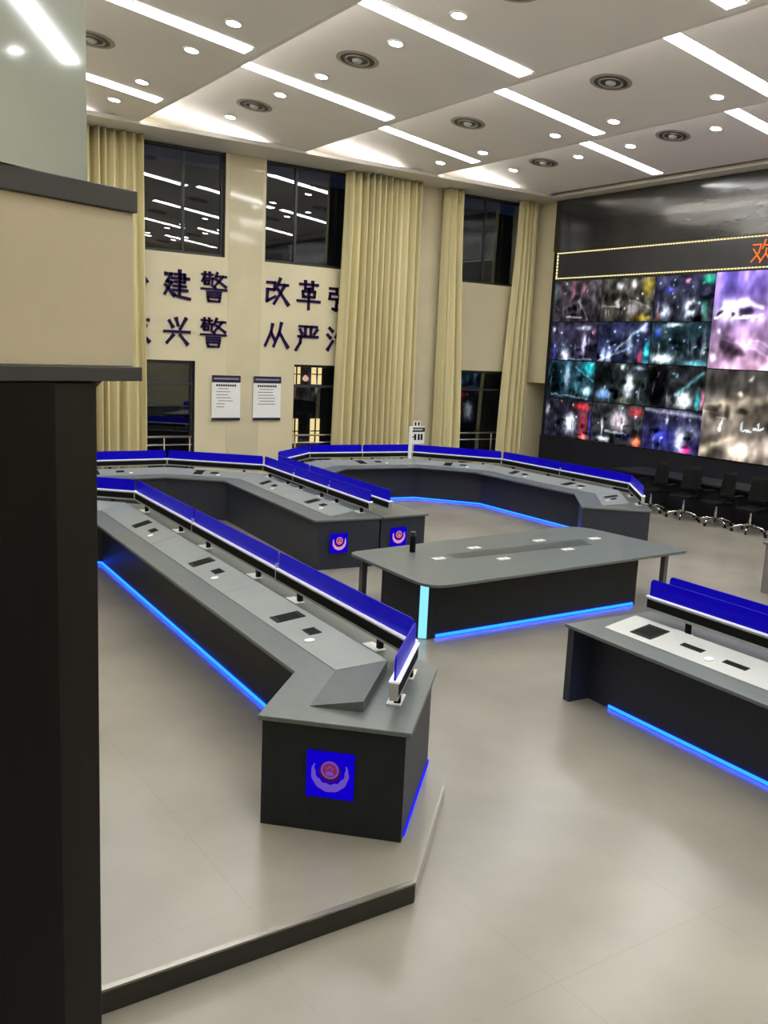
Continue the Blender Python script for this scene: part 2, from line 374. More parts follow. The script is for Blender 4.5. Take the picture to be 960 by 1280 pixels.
for b in range(5):
    L = (BX[b+1]-BX[b])/math.cos(slope)
    st = make_strip(L-0.30); fs = True
    spy = []
    for i, y in enumerate(STRIPY[b]):
        if y < YF+0.3: continue
        o = st if fs else copy_tree(st); fs = False
        place(o, b, BX[b]+0.14, y)
        tag(o, 'white linear ceiling light, %s the curtains, %s' % (ORD[i], BAYN[b]), 'light', 'linear ceiling lights')
        spy += [y-0.76, y+0.82]
    if b in (0, 2, 4): spy.append(STRIPY[b][0]+3.1)
    spy = sorted([y for y in spy if YF+0.3 < y < SOFY-0.3 and (b > 0)], reverse=True)
    for i, y in enumerate(spy):
        o = sp if first_s else copy_tree(sp); first_s = False
        place(o, b, SPOTX[b], y)
        tag(o, 'small round spotlight, %s the curtains, ceiling %s' % (ORD[i], BAYN[b]), 'light', 'round ceiling spotlights')
    if b == 0: continue
    vy = [STRIPY[b][i]-1.95 for i in range(len(STRIPY[b]))]
    if b in (0, 2, 4): vy = [STRIPY[b][0]+1.95]+vy
    for i, y in enumerate(vy):
        if not (YF+0.5 < y < SOFY-0.4): continue
        o = vp if first_v else copy_tree(vp); first_v = False
        place(o, b, VENTX[b], y, -0.002)
        tag(o, 'round grey air diffuser, %s the curtains, ceiling %s' % (ORD[i], BAYN[b]), 'vent', 'round ceiling air diffusers')

# ------------------------------------------------------------------ video wall
vw = MB().box(XS-0.10, XS-0.004, YF+0.1, 19.93, 0.0, 1.02)
o = struct('wall_base_black', vw, M['wallblack']); o.name = 'trim_1'
o = struct('trim_2', MB().box(XS-0.10, XS-0.004, YF+0.1, 19.93, 6.22, 7.61), M['glossblack'])
o = struct('trim_3', MB().box(XS-0.06, XS-0.004, 19.80, 19.93, 1.02, 6.22), M['wallblack'])
import numpy as np
def feed_mat():
    m = bpy.data.materials.new('camera_feed'); m.use_nodes = True; nt = m.node_tree; nt.nodes.remove(nt.nodes['Principled BSDF'])
    a = nt.nodes.new('ShaderNodeAttribute'); a.attribute_name = 'feed'
    e = nt.nodes.new('ShaderNodeEmission'); e.inputs[1].default_value = 1.0
    nt.links.new(a.outputs['Color'], e.inputs[0]); nt.links.new(e.outputs[0], nt.nodes['Material Output'].inputs[0])
    return m
FEED = feed_mat()
def paint(w, h, top, bot, prims, seed, lights=10, streaks=6, tint=(0.8, 0.88, 1.0)):
    """a small picture for one display, u to the right, v up, values as display colours"""
    rg = np.random.default_rng(seed)
    u, v = np.meshgrid(np.linspace(0, 1, w), np.linspace(0, 1, h))
    img = np.zeros((h, w, 3))
    for k in range(3): img[..., k] = bot[k]+(top[k]-bot[k])*v
    lo = rg.random((7, 10)); yy, xx = v*6, u*9
    y0, x0 = np.minimum(yy.astype(int), 5), np.minimum(xx.astype(int), 8); fy, fx = yy-y0, xx-x0
    fy, fx = fy*fy*(3-2*fy), fx*fx*(3-2*fx)
    n = (lo[y0, x0]*(1-fx)+lo[y0, x0+1]*fx)*(1-fy)+(lo[y0+1, x0]*(1-fx)+lo[y0+1, x0+1]*fx)*fy
    img *= (0.55+0.9*n)[..., None]
    def vnoise(a, b):
        g = rg.random((b+1, a+1)); Y, X = v0*(b-1e-6), u0*(a-1e-6); yi, xi = Y.astype(int), X.astype(int); gy, gx = Y-yi, X-xi
        return (g[yi, xi]*(1-gx)+g[yi, xi+1]*gx)*(1-gy)+(g[yi+1, xi]*(1-gx)+g[yi+1, xi+1]*gx)*gy
    u0, v0 = u, v
    u = u0+0.035*(vnoise(14, 9)-0.5)+0.02*(vnoise(30, 20)-0.5); v = v0+0.05*(vnoise(14, 9)-0.5)+0.03*(vnoise(30, 20)-0.5)
    def glow(cx, cy, sx, sy, col, st, p=1.3):
        d = ((u-cx)/sx)**2+((v-cy)/sy)**2
        img[...] += np.exp(-d**p)[..., None]*np.array(col)*st
    for q in prims:
        k = q[0]
        if k == 'g': glow(*q[1:])
        elif k == 'r':
            x0_, y0_, x1_, y1_, col, st = q[1:]
            m = ((u > x0_) & (u < x1_) & (v > y0_) & (v < y1_))*1.0
            img[...] = img*(1-m[..., None])+m[..., None]*np.array(col)*st
        elif k == 'l':
            xa, ya, xb, yb, wd, col, st = q[1:]
            dx, dy = xb-xa, yb-ya; L2 = dx*dx+dy*dy+1e-9
            t = np.clip(((u-xa)*dx+(v-ya)*dy)/L2, 0, 1); d = np.hypot(u-xa-t*dx, (v-ya-t*dy)*0.6)
            img[...] += np.exp(-(d/wd)**2)[..., None]*np.array(col)*st
        elif k == 'd':
            cx, cy, sx, sy, am = q[1:]
            d = ((u-cx)/sx)**2+((v-cy)/sy)**2
            img[...] *= (1-am*np.exp(-d**2.5))[..., None]
    for _ in range(streaks):        # wet-road reflections
        cx, cy = rg.uniform(0.05, 0.95), rg.uniform(0.1, 0.5)
        glow(cx, cy, rg.uniform(0.006, 0.016), rg.uniform(0.06, 0.2), np.array(tint)*rg.uniform(0.6, 1), rg.uniform(0.25, 0.6), 1.0)
    for _ in range(lights):         # lamps and headlights
        cx, cy = rg.uniform(0.05, 0.95), rg.uniform(0.3, 0.95)
        c = np.array(tint) if rg.random() < 0.7 else np.array([(1, 0.5, 0.5), (0.4, 0.9, 0.7), (0.5, 0.5, 1)][rg.integers(3)])
        glow(cx, cy, rg.uniform(0.008, 0.02), rg.uniform(0.015, 0.03), c, rg.uniform(0.5, 1.0), 1.0)
    for _ in range(6):
        xa, ya = rg.uniform(0, 1), rg.uniform(0.05, 0.6)
        img *= 1-0.55*np.exp(-(((u-xa)/rg.uniform(0.03, 0.09))**2+((v-ya)/rg.uniform(0.03, 0.12))**2)**2)[..., None]
    img *= (0.55+0.9*(0.5*vnoise(22, 12)+0.5*vnoise(40, 14)))[..., None]
    return np.clip(img*1.08, 0, 1.05)**2.2
W = (0.92, 0.97, 1.0); CY = (0.05, 0.62, 0.62); RD = (0.85, 0.12, 0.12); BL = (0.16, 0.18, 0.75); YE = (0.85, 0.72, 0.15); GR = (0.1, 0.6, 0.35); TE = (0.35, 0.68, 0.75); PK = (0.9, 0.45, 0.6)
CELLS = {
 (0, 0): ((0.26, 0.24, 0.26), (0.19, 0.17, 0.19), [('g', 0.42, 0.8, 0.05, 0.2, PK, 0.35), ('g', 0.62, 0.82, 0.04, 0.15, (0.6, 0.3, 0.35), 0.4), ('l', 0.3, 0.12, 0.62, 0.10, 0.012, W, 0.5), ('l', 0.55, 0.5, 0.75, 0.05, 0.012, (0.5, 0.6, 0.55), 0.4), ('g', 0.86, 0.5, 0.05, 0.25, (0.5, 0.6, 0.55), 0.35), ('g', 0.05, 0.75, 0.03, 0.2, GR, 0.3)], 4, 3),
 (1, 0): ((0.30, 0.29, 0.27), (0.24, 0.23, 0.21), [('g', 0.35, 0.83, 0.06, 0.08, W, 0.8), ('g', 0.62, 0.86, 0.06, 0.1, W, 0.9), ('g', 0.88, 0.82, 0.10, 0.22, YE, 0.6), ('g', 0.62, 0.3, 0.10, 0.14, (0.9, 0.85, 0.9), 0.45), ('g', 0.8, 0.08, 0.14, 0.08, YE, 0.7), ('g', 0.33, 0.4, 0.04, 0.16, (0.8, 0.85, 0.8), 0.55), ('l', 0.0, 0.35, 0.35, 0.33, 0.012, (0.6, 0.6, 0.55), 0.4), ('l', 0.55, 0.5, 0.95, 0.3, 0.015, (0.7, 0.65, 0.65), 0.35)], 3, 3),
 (2, 0): ((0.22, 0.22, 0.32), (0.18, 0.19, 0.22), [('g', 0.62, 0.30, 0.10, 0.2, W, 0.95), ('g', 0.2, 0.22, 0.10, 0.14, W, 0.7), ('g', 0.9, 0.9, 0.10, 0.10, (0.1, 0.75, 0.5), 0.9), ('g', 0.86, 0.25, 0.04, 0.2, GR, 0.6), ('g', 0.08, 0.12, 0.03, 0.12, RD, 0.4), ('g', 0.55, 0.88, 0.04, 0.05, PK, 0.8), ('g', 0.25, 0.7, 0.06, 0.05, BL, 0.9), ('d', 0.72, 0.05, 0.12, 0.08, 0.8)], 14, 6),
 (0, 1): ((0.20, 0.19, 0.26), (0.17, 0.17, 0.23), [('g', 0.33, 0.14, 0.09, 0.15, W, 1.0), ('g', 0.72, 0.45, 0.045, 0.25, (0.92, 0.88, 1), 0.85), ('g', 0.72, 0.85, 0.14, 0.06, W, 0.55), ('g', 0.92, 0.75, 0.06, 0.1, PK, 0.4), ('l', 0.35, 0.03, 0.9, 0.04, 0.012, W, 0.35), ('g', 0.1, 0.2, 0.04, 0.2, BL, 0.5), ('g', 0.06, 0.8, 0.03, 0.05, W, 0.8)], 6, 4),
 (1, 1): ((0.17, 0.18, 0.28), (0.16, 0.17, 0.26), [('g', 0.12, 0.15, 0.05, 0.16, (0.75, 0.85, 1), 0.9), ('g', 0.24, 0.15, 0.04, 0.16, (0.75, 0.85, 1), 0.8), ('l', 0.35, 0.3, 0.9, 0.95, 0.03, (0.7, 0.85, 0.85), 0.5), ('g', 0.62, 0.4, 0.06, 0.3, (0.75, 0.88, 0.88), 0.5), ('g', 0.84, 0.18, 0.04, 0.16, RD, 0.7), ('g', 0.95, 0.25, 0.05, 0.26, CY, 1.1), ('g', 0.85, 0.85, 0.08, 0.1, W, 0.5), ('l', 0.0, 0.0, 0.6, 0.35, 0.02, W, 0.3)], 8, 5),
 (2, 1): ((0.15, 0.22, 0.25), (0.15, 0.20, 0.22), [('g', 0.22, 0.14, 0.20, 0.12, W, 1.0), ('g', 0.38, 0.93, 0.14, 0.04, W, 0.8), ('g', 0.82, 0.04, 0.17, 0.07, TE, 1.0), ('g', 0.1, 0.75, 0.05, 0.12, BL, 0.7), ('d', 0.5, 0.6, 0.14, 0.3, 0.5), ('g', 0.9, 0.5, 0.035, 0.3, (0.75, 0.75, 0.8), 0.4), ('g', 0.75, 0.35, 0.05, 0.2, (0.6, 0.6, 0.7), 0.4)], 8, 4),
 (0, 2): ((0.14, 0.24, 0.28), (0.13, 0.20, 0.24), [('g', 0.88, 0.85, 0.13, 0.16, CY, 0.9), ('g', 0.42, 0.6, 0.05, 0.28, (0.8, 0.88, 1), 0.7), ('g', 0.86, 0.25, 0.09, 0.12, (0.75, 0.92, 0.95), 0.9), ('l', 0.6, 0.85, 1.0, 0.5, 0.015, TE, 0.5), ('g', 0.64, 0.45, 0.05, 0.25, TE, 0.4), ('d', 0.15, 0.5, 0.14, 0.5, 0.6), ('l', 0.1, 0.1, 0.9, 0.05, 0.01, W, 0.35)], 4, 4),
 (1, 2): ((0.17, 0.19, 0.19), (0.14, 0.16, 0.16), [('g', 0.68, 0.45, 0.085, 0.3, W, 1.0), ('g', 0.55, 0.92, 0.04, 0.08, W, 0.9), ('g', 0.2, 0.2, 0.13, 0.12, (0.45, 0.65, 1), 0.85), ('g', 0.62, 0.08, 0.14, 0.08, (0.75, 0.8, 0.6), 0.4), ('d', 0.45, 0.2, 0.06, 0.12, 0.9), ('g', 0.85, 0.9, 0.1, 0.04, (0.7, 0.8, 1), 0.5), ('d', 0.15, 0.7, 0.2, 0.3, 0.6)], 4, 2),
 (2, 2): ((0.16, 0.17, 0.18), (0.15, 0.16, 0.17), [('g', 0.66, 0.2, 0.13, 0.2, W, 1.1), ('l', 0.55, 0.35, 0.95, 0.85, 0.035, TE, 0.55), ('g', 0.52, 0.78, 0.03, 0.05, (0.6, 0.7, 1), 0.8), ('g', 0.9, 0.2, 0.04, 0.2, CY, 0.8), ('g', 0.98, 0.25, 0.03, 0.2, PK, 0.9), ('g', 0.42, 0.2, 0.06, 0.15, (0.6, 0.6, 0.6), 0.4), ('d', 0.18, 0.6, 0.2, 0.5, 0.7)], 3, 2),
 (0, 3): ((0.13, 0.13, 0.16), (0.13, 0.13, 0.17), [('g', 0.56, 0.38, 0.12, 0.26, W, 1.05), ('r', 0.46, 0.05, 0.48, 0.45, (0.3, 0.35, 0.4), 1), ('r', 0.60, 0.05, 0.615, 0.5, (0.3, 0.35, 0.4), 1), ('g', 0.8, 0.85, 0.16, 0.10, RD, 0.7), ('g', 0.84, 0.4, 0.10, 0.4, (0.6, 0.1, 0.1), 0.7), ('g', 0.86, 0.08, 0.10, 0.08, (1, 0.45, 0.35), 0.8), ('g', 0.05, 0.7, 0.04, 0.15, (0.8, 0.8, 0.8), 0.5), ('g', 0.98, 0.4, 0.02, 0.3, BL, 0.7)], 4, 2),
 (1, 3): ((0.19, 0.2, 0.21), (0.16, 0.16, 0.18), [('g', 0.55, 0.6, 0.16, 0.26, (0.92, 0.84, 0.88), 0.8), ('g', 0.86, 0.85, 0.12, 0.12, RD, 0.8), ('g', 0.26, 0.1, 0.12, 0.06, W, 0.8), ('g', 0.9, 0.12, 0.08, 0.14, (1, 0.4, 0.2), 0.9), ('g', 0.22, 0.4, 0.02, 0.2, W, 0.8), ('d', 0.65, 0.22, 0.16, 0.07, 0.85), ('g', 0.7, 0.2, 0.1, 0.04, BL, 0.5), ('l', 0.3, 0.3, 0.7, 0.27, 0.015, W, 0.5)], 5, 3),
 (2, 3): ((0.19, 0.19, 0.26), (0.17, 0.17, 0.34), [('g', 0.66, 0.3, 0.08, 0.26, W, 1.0), ('g', 0.35, 0.35, 0.16, 0.2, BL, 0.6), ('g', 0.78, 0.06, 0.08, 0.12, (0.9, 0.15, 0.35), 1.0), ('l', 0.0, 0.96, 1.0, 0.88, 0.03, (0.55, 0.55, 0.55), 0.6), ('g', 0.85, 0.5, 0.12, 0.15, (0.6, 0.65, 0.7), 0.6), ('g', 0.42, 0.75, 0.025, 0.1, W, 0.8), ('d', 0.8, 0.35, 0.06, 0.06, 0.8)], 6, 4),
}
YC = [19.78, 17.95, 16.13, 14.32]; ZR = [5.40, 4.27, 3.20, 2.12, 1.04]
NUM = ['top', 'second', 'third', 'bottom']; CN = ['leftmost', 'second', 'third']
def screen(y0, y1, z0, z1, img, label, depth=0.10):
    t = thing('video_panel', label, 'screen', (XS-depth, (y0+y1)/2, z0), 'video wall panels')
    MB().box(XS-depth+0.012, XS-0.004, y1+0.004, y0-0.004, z0+0.004, z1-0.004).build('housing', M['wallblack'], t)
    h, w = img.shape[:2]; x = XS-depth+0.006; a, b, c, d = y0-0.012, y1+0.012, z0+0.012, z1-0.012
    vs = [(x, a+(b-a)*i/(w-1), c+(d-c)*j/(h-1)) for j in range(h) for i in range(w)]
    fs = [(j*w+i, (j+1)*w+i, (j+1)*w+i+1, j*w+i+1) for j in range(h-1) for i in range(w-1)]
    mb = MB(); mb.v = vs; mb.f = fs
    o = mb.build('display', FEED, t)
    at = o.data.attributes.new('feed', 'FLOAT_COLOR', 'POINT')
    at.data.foreach_set('color', np.concatenate([img.reshape(-1, 3), np.ones((w*h, 1))], 1).astype(np.float32).ravel())
    so_ = o.modifiers.new('plate', 'SOLIDIFY'); so_.thickness = 0.004
for (c, r), (tp, bt, prims, nl, ns) in CELLS.items():
    screen(YC[c], YC[c+1], ZR[r+1], ZR[r], paint(72, 44, tp, bt, prims, 10*c+r+1, nl, ns), 'night street video panel, %s row, %s column from the curtains' % (NUM[r], CN[c]))
plaza = [('g', 0.10, 0.95, 0.35, 0.3, (0.25, 0.22, 0.75), 0.45), ('g', 0.12, 0.60, 0.07, 0.10, W, 1.0), ('l', 0.12, 0.66, 0.24, 0.70, 0.02, W, 0.8), ('l', 0.24, 0.70, 0.36, 0.64, 0.015, W, 0.7), ('r', 0.02, 0.515, 0.36, 0.55, (1, 0.95, 1), 1.0), ('d', 0.25, 0.6, 0.05, 0.05, 0.7), ('d', 0.07, 0.57, 0.02, 0.03, 0.8), ('d', 0.15, 0.57, 0.02, 0.03, 0.8),
         ('g', 0.28, 0.28, 0.06, 0.08, (1, 0.8, 0.85), 0.4), ('g', 0.55, 0.22, 0.07, 0.09, (1, 0.8, 0.85), 0.4), ('g', 0.03, 0.13, 0.025, 0.04, W, 0.9), ('g', 0.5, 0.0, 0.35, 0.12, (0.9, 0.7, 0.75), 0.35), ('l', 0.35, 0.5, 1.0, 0.46, 0.02, (0.8, 0.7, 0.85), 0.25), ('l', 0.1, 0.3, 0.7, 0.02, 0.008, (0.9, 0.8, 0.9), 0.25), ('l', 0.3, 0.3, 0.9, 0.05, 0.008, (0.9, 0.8, 0.9), 0.25)]
junction = [('l', 0.0, 0.55, 0.5, 0.72, 0.035, (0.75, 0.68, 0.55), 0.4), ('l', 0.5, 0.72, 1.0, 0.68, 0.03, (0.75, 0.68, 0.6), 0.35), ('g', 0.25, 0.5, 0.3, 0.12, (0.6, 0.54, 0.45), 0.4), ('g', 0.33, 0.10, 0.09, 0.10, (1, 0.96, 0.85), 0.7), ('g', 0.62, 0.25, 0.12, 0.16, (1, 0.94, 0.95), 0.8), ('r', 0.14, 0.30, 0.16, 0.46, (0.9, 0.9, 0.85), 1.0), ('r', 0.10, 0.44, 0.19, 0.465, (0.9, 0.9, 0.85), 0.9), ('r', 0.30, 0.34, 0.315, 0.44, W, 1), ('r', 0.31, 0.34, 0.37, 0.36, W, 1), ('r', 0.38, 0.36, 0.46, 0.38, W, 1), ('r', 0.41, 0.35, 0.42, 0.43, W, 1), ('g', 0.45, 0.15, 0.25, 0.15, (0.7, 0.62, 0.58), 0.4), ('l', 0.0, 0.05, 0.25, 0.25, 0.03, (0.8, 0.75, 0.6), 0.4), ('d', 0.6, 0.06, 0.08, 0.07, 0.7), ('g', 0.85, 0.3, 0.15, 0.2, (0.8, 0.75, 0.7), 0.4)]
screen(14.32, 10.66, 3.16, 5.42, paint(120, 72, (0.50, 0.42, 0.66), (0.66, 0.52, 0.64), plaza, 91, 10, 2, (1, 0.95, 1)), 'large video wall picture of a purple lit plaza at night', 0.13)
screen(14.32, 10.66, 1.04, 3.16, paint(120, 72, (0.27, 0.26, 0.25), (0.42, 0.38, 0.35), junction, 92, 4, 2, (1, 0.95, 0.85)), 'large video wall picture of a brown lit junction below the purple plaza', 0.13)
screen(10.66, 7.0, 3.16, 5.42, paint(90, 54, (0.40, 0.34, 0.55), (0.5, 0.42, 0.5), [('g', 0.5, 0.4, 0.2, 0.1, W, 0.6)], 93, 14, 8), 'large video wall picture right of the purple plaza, upper row', 0.13)
screen(10.66, 7.0, 1.04, 3.16, paint(90, 54, (0.25, 0.25, 0.25), (0.35, 0.33, 0.3), [('g', 0.5, 0.3, 0.2, 0.15, W, 0.7)], 94, 10, 8), 'large video wall picture right of the brown junction, lower row', 0.13)
# LED message board with a bead border
t = thing('message_board', 'long black LED message board with warm bead border above the video wall', 'sign', (XS-0.12, 13.0, 5.42))
MB().box(XS-0.10, XS-0.004, 6.0, 19.78, 5.425, 6.215).build('housing', mat('sign_black', (0.030, 0.030, 0.034), rough=0.3, var=0.1, vscale=3), t)
bd = MB(); s_ = 0.016
y = 19.72
def bead(y, z): bd.obox((XS-0.112, y, z), (0.01, 0, 0), (0, 0.028, 0), (0, 0, 0.014))
while y > 6.1:
    bead(y, 6.165); bead(y, 5.475); y -= 0.092
z = 5.53
while z < 6.14: bd.obox((XS-0.112, 19.72, z), (0.01, 0, 0), (0, 0.019, 0), (0, 0, 0.034)); z += 0.092
o = bd.build('bead_border', M['bead'], t); o['kind'] = 'stuff'
MB().box(XS-0.105, XS-0.1005, 6.1, 19.72, 5.455, 5.495).box(XS-0.105, XS-0.1005, 6.1, 19.72, 6.145, 6.185).build('border_channel', mat('bead_channel', (0.30, 0.26, 0.17), rough=0.4, metal=0.3, var=0.05), t)
def strokes(mb, st, org, ux, uz, nrm, size, wd, depth):
    org, ux, uz, nrm = Vector(org), Vector(ux), Vector(uz), Vector(nrm)
    for pts in st:
        ps = [Vector((p[0]/100, p[1]/100)) for p in pts]
        for i in range(len(ps)-1):
            a, b = ps[i], ps[i+1]; d = (b-a)
            L = d.length
            if L < 1e-5: continue
            d = d/L; n = Vector((-d.y, d.x))
            w0 = wd*(1.15 if i == 0 else 0.95); w1 = wd*(0.85 if i == len(ps)-2 else 0.95)
            if abs(d.y) < 0.25 and L > 0.3: w0 *= 0.72; w1 *= 1.05
            if d.y < -0.3 and d.x > 0.3: w0 *= 0.8; w1 *= 1.5
            a2, b2 = a-d*wd*0.35, b+d*wd*0.35
            mid = (a2+b2)/2
            q2 = [a2-n*w0/2, mid-n*wd*0.42, b2-n*w1/2, b2+n*w1/2, mid+n*wd*0.42, a2+n*w0/2]
            vs = []
            for dp in (0, depth):
                for q in q2: vs.append(org+ux*(q.x*size)+uz*(q.y*size)+nrm*dp)
            k = 6
            mb.add(vs, [tuple(range(k-1, -1, -1)), tuple(range(k, 2*k))]+[(j, (j+1) % k, (j+1) % k+k, j+k) for j in range(k)])
    return mb
G = {
 'jian': [[(42, 84), (78, 84), (78, 58)], [(32, 71), (94, 71)], [(42, 58), (78, 58)], [(38, 44), (82, 44)], [(34, 30), (88, 30)], [(60, 98), (60, 14)], [(8, 84), (30, 84), (14, 58), (30, 56), (6, 16)], [(8, 46), (40, 12), (98, 2)]],
 'jing': [[(4, 90), (44, 90)], [(15, 98), (15, 82)], [(33, 98), (33, 82)], [(12, 80), (4, 66)], [(10, 77), (44, 77), (42, 52)], [(14, 68), (30, 68), (30, 57), (14, 57), (14, 68)], [(62, 98), (52, 76)], [(56, 86), (96, 86)], [(84, 86), (52, 50)], [(60, 74), (96, 50)], [(48, 49), (54, 44)], [(2, 40), (98, 40)], [(24, 30), (76, 30)], [(24, 21), (76, 21)], [(26, 12), (74, 12), (70, -2), (30, -2), (26, 12)]],
 'gai': [[(8, 82), (40, 82), (38, 56)], [(38, 57), (12, 57)], [(10, 57), (8, 14), (42, 32)], [(62, 98), (46, 60)], [(54, 76), (94, 76)], [(82, 76), (38, 6)], [(54, 58), (98, 4)]],
 'ge': [[(12, 86), (88, 86)], [(34, 98), (34, 70)], [(66, 98), (66, 70)], [(34, 70), (66, 70)], [(24, 60), (76, 60), (74, 40), (26, 40), (24, 60)], [(2, 24), (98, 24)], [(50, 70), (50, -6)]],
 'qiang': [[(6, 88), (36, 88), (36, 70), (8, 70), (6, 50), (38, 50), (34, 10), (20, 14)], [(52, 92), (90, 92), (88, 74), (54, 74), (52, 92)], [(48, 62), (94, 62), (92, 38), (50, 38), (48, 62)], [(70, 74), (70, 12)], [(42, 12), (92, 16)], [(84, 26), (96, 6)]],
 'xing': [[(20, 84), (34, 62)], [(46, 94), (54, 68)], [(84, 94), (62, 56)], [(2, 46), (98, 46)], [(36, 34), (12, 6)], [(62, 34), (90, 2)]],
 'cong': [[(32, 90), (26, 60), (2, 8)], [(28, 56), (44, 30)], [(70, 96), (62, 60), (38, 6)], [(64, 58), (100, 4)]],
 'yan': [[(14, 92), (90, 92)], [(40, 92), (40, 58)], [(64, 92), (64, 58)], [(16, 80), (26, 64)], [(92, 82), (78, 64)], [(10, 54), (94, 54)], [(22, 54), (18, 30), (0, 2)]],
 'zhi': [[(10, 92), (24, 80)], [(2, 66), (16, 54)], [(4, 8), (26, 42)], [(62, 94), (40, 58), (88, 62)], [(78, 80), (96, 50)], [(46, 42), (88, 42), (84, 8), (50, 8), (46, 42)]],
 'ji': [[(4, 72), (38, 76)], [(22, 98), (22, 8), (10, 14)], [(2, 36), (40, 52)], [(46, 76), (96, 76)], [(70, 98), (70, 58)], [(50, 56), (86, 56), (44, 4)], [(54, 46), (98, 2)]],
 'huan': [[(4, 80), (44, 80), (36, 46), (2, 8)], [(8, 62), (46, 14)], [(64, 98), (52, 62)], [(60, 76), (96, 76), (88, 58)], [(72, 62), (70, 40), (44, 4)], [(72, 40), (98, 4)]],
}
strokes(MB(), G['huan'], (XS-0.112, 13.44, 5.56), (0, -1, 0), (0, 0, 1), (-1, 0, 0), 0.52, 0.055, 0.01).build('lettering', M['orange'], t)
# purple slogan characters on the back wall
CH = [('jian', 7.68, 4.20, 0.66, 'first row, just right of the left curtain'), ('jing', 8.60, 4.22, 0.66, 'first row, ending the left slogan above the left poster'),
      ('gai', 10.27, 4.22, 0.66, 'first row, beginning the right slogan'), ('ge', 11.16, 4.22, 0.66, 'first row, second of the right slogan'), ('qiang', 12.06, 4.14, 0.68, 'first row, cut by the wide middle curtain'),
      ('xing', 7.70, 3.16, 0.64, 'second row, just right of the left curtain'), ('jing', 8.60, 3.16, 0.66, 'second row, ending the left slogan above the left poster'),
      ('cong', 10.29, 3.18, 0.64, 'second row, beginning the right slogan'), ('yan', 11.16, 3.14, 0.66, 'second row, second of the right slogan'), ('zhi', 12.06, 3.14, 0.66, 'second row, cut by the wide middle curtain'),
      ('zhi', 6.66, 4.20, 0.66, 'first row, mostly hidden by the left curtain'), ('ji', 6.70, 3.18, 0.66, 'second row, mostly hidden by the left curtain')]
for k, x, z, sz, lab in CH:
    g = strokes(MB(), G[k], (x, YW-0.002, z), (1, 0, 0), (0, 0, 1), (0, -1, 0), sz, 0.118 if k != 'jing' else 0.09, 0.035)
    o = g.build('wall_character', M['ink']); recalc(o)
    tag(o, 'dark purple wall character, '+lab, 'lettering', 'slogan characters on the back wall')
# two posters
for (x0, x1, lab, seed) in ((8.89, 9.64, 'white notice poster with navy header, left of the pair', 3), (9.99, 10.75, 'white notice poster with navy header, right of the pair', 5)):
    rnd = random.Random(seed); z0, z1 = 1.38, 2.47; yp = YW-0.055
    t = thing('wall_poster', lab, 'poster', ((x0+x1)/2, yp, z0), 'notice posters')
    MB().box(x0, x1, yp, YW-0.031, z0, z1).build('board', M['white'], t)
    MB().box(x0, x1, yp-0.006, yp-0.0005, z1-0.17, z1).build('header_band', M['navy'], t)
    MB().box(x0+0.05, x1-0.05, yp-0.009, yp-0.0065, z1-0.10, z1-0.06).build('header_text', mat('lilac_print', (0.25, 0.24, 0.40), rough=0.5, var=0.3, vscale=40), t)
    MB().box(x0, x1, yp-0.006, yp-0.0005, z0, z0+0.065).build('footer_band', M['navy'], t)
    tl = MB(); x = x0+0.11
    for i in range(9): tl.box(x, x+0.045, yp-0.004, yp-0.0005, z1-0.265, z1-0.215); x += 0.06
    tl.build('title_text', M['navy'], t)
    for i in range(7 if seed == 3 else 6):
        zz = z1-0.33-i*0.073; a = x0+(0.12 if i % 4 else 0.16)
        MB().box(a, a+rnd.uniform(0.2, 0.5), yp-0.003, yp-0.0005, zz, zz+0.018).build('text_line', M['greyprint'], t)

# curtains
def curtain(xt0, xt1, xb0, xb1, folds, seed, label, yc=20.52, amp=0.24, pinch=None):
    rnd = random.Random(seed); n = folds*10; rows = 14
    ph = [rnd.uniform(0.75, 1.25) for _ in range(folds)]; tot = sum(ph); ac = [0]
    for p in ph: ac.append(ac[-1]+p/tot)
    am = [rnd.uniform(0.35, 1.25) for _ in range(folds)]; tw = [rnd.uniform(-0.25, 0.25) for _ in range(folds)]
    vs = []; fs = []
    for j in range(rows+1):
        v = j/rows; z = 0.015+(7.60-0.015)*(1-v)
        for i in range(n+1):
            k = min(i//10, folds-1); fu = (i-k*10)/10
            u = ac[k]+(ac[k+1]-ac[k])*fu
            a = xt0+(xt1-xt0)*u; b = xb0+(xb1-xb0)*u
            s = v*v*(3-2*v)
            x = a+(b-a)*s; a0, a1 = xt0+(xb0-xt0)*s, xt1+(xb1-xt1)*s
            ang = 2*math.pi*fu
            yy = yc+amp*am[k]*(0.8+0.3*v)*(1-2*abs(math.sin(ang/2))**1.7)+0.02*math.sin(5*u+3*v)+0.012*math.sin(2*ang+k)
            x -= (ac[k+1]-ac[k])*(a1-a0)*(-0.03)*math.sin(ang)-(ac[k+1]-ac[k])*(a1-a0)*0.35*tw[k]*math.sin(math.pi*v)*math.sin(math.pi*fu)
            vs.append((x, yy, z))
    for j in range(rows):
        for i in range(n): fs.append((j*(n+1)+i, (j+1)*(n+1)+i, (j+1)*(n+1)+i+1, j*(n+1)+i+1))
    o = MB().add(vs, fs).build('curtain', M['curtain'], smooth=True)
    so_ = o.modifiers.new('cloth', 'SOLIDIFY'); so_.thickness = 0.008
    tag(o, label, 'curtain', 'floor length curtains')
curtain(4.3, 7.13, 4.2, 7.22, 14, 1, 'tall cream curtain at far left behind the dark pillar')
curtain(12.32, 14.56, 12.18, 14.64, 12, 2, 'widest tall cream curtain, right of the slogan characters')
curtain(15.40, 15.93, 15.45, 16.30, 4, 3, 'narrow cream curtain left of the window nearest the video wall', amp=0.17)
curtain(18.06, 18.66, 17.78, 18.72, 5, 4, 'narrow cream curtain in the corner next to the video wall', amp=0.17)

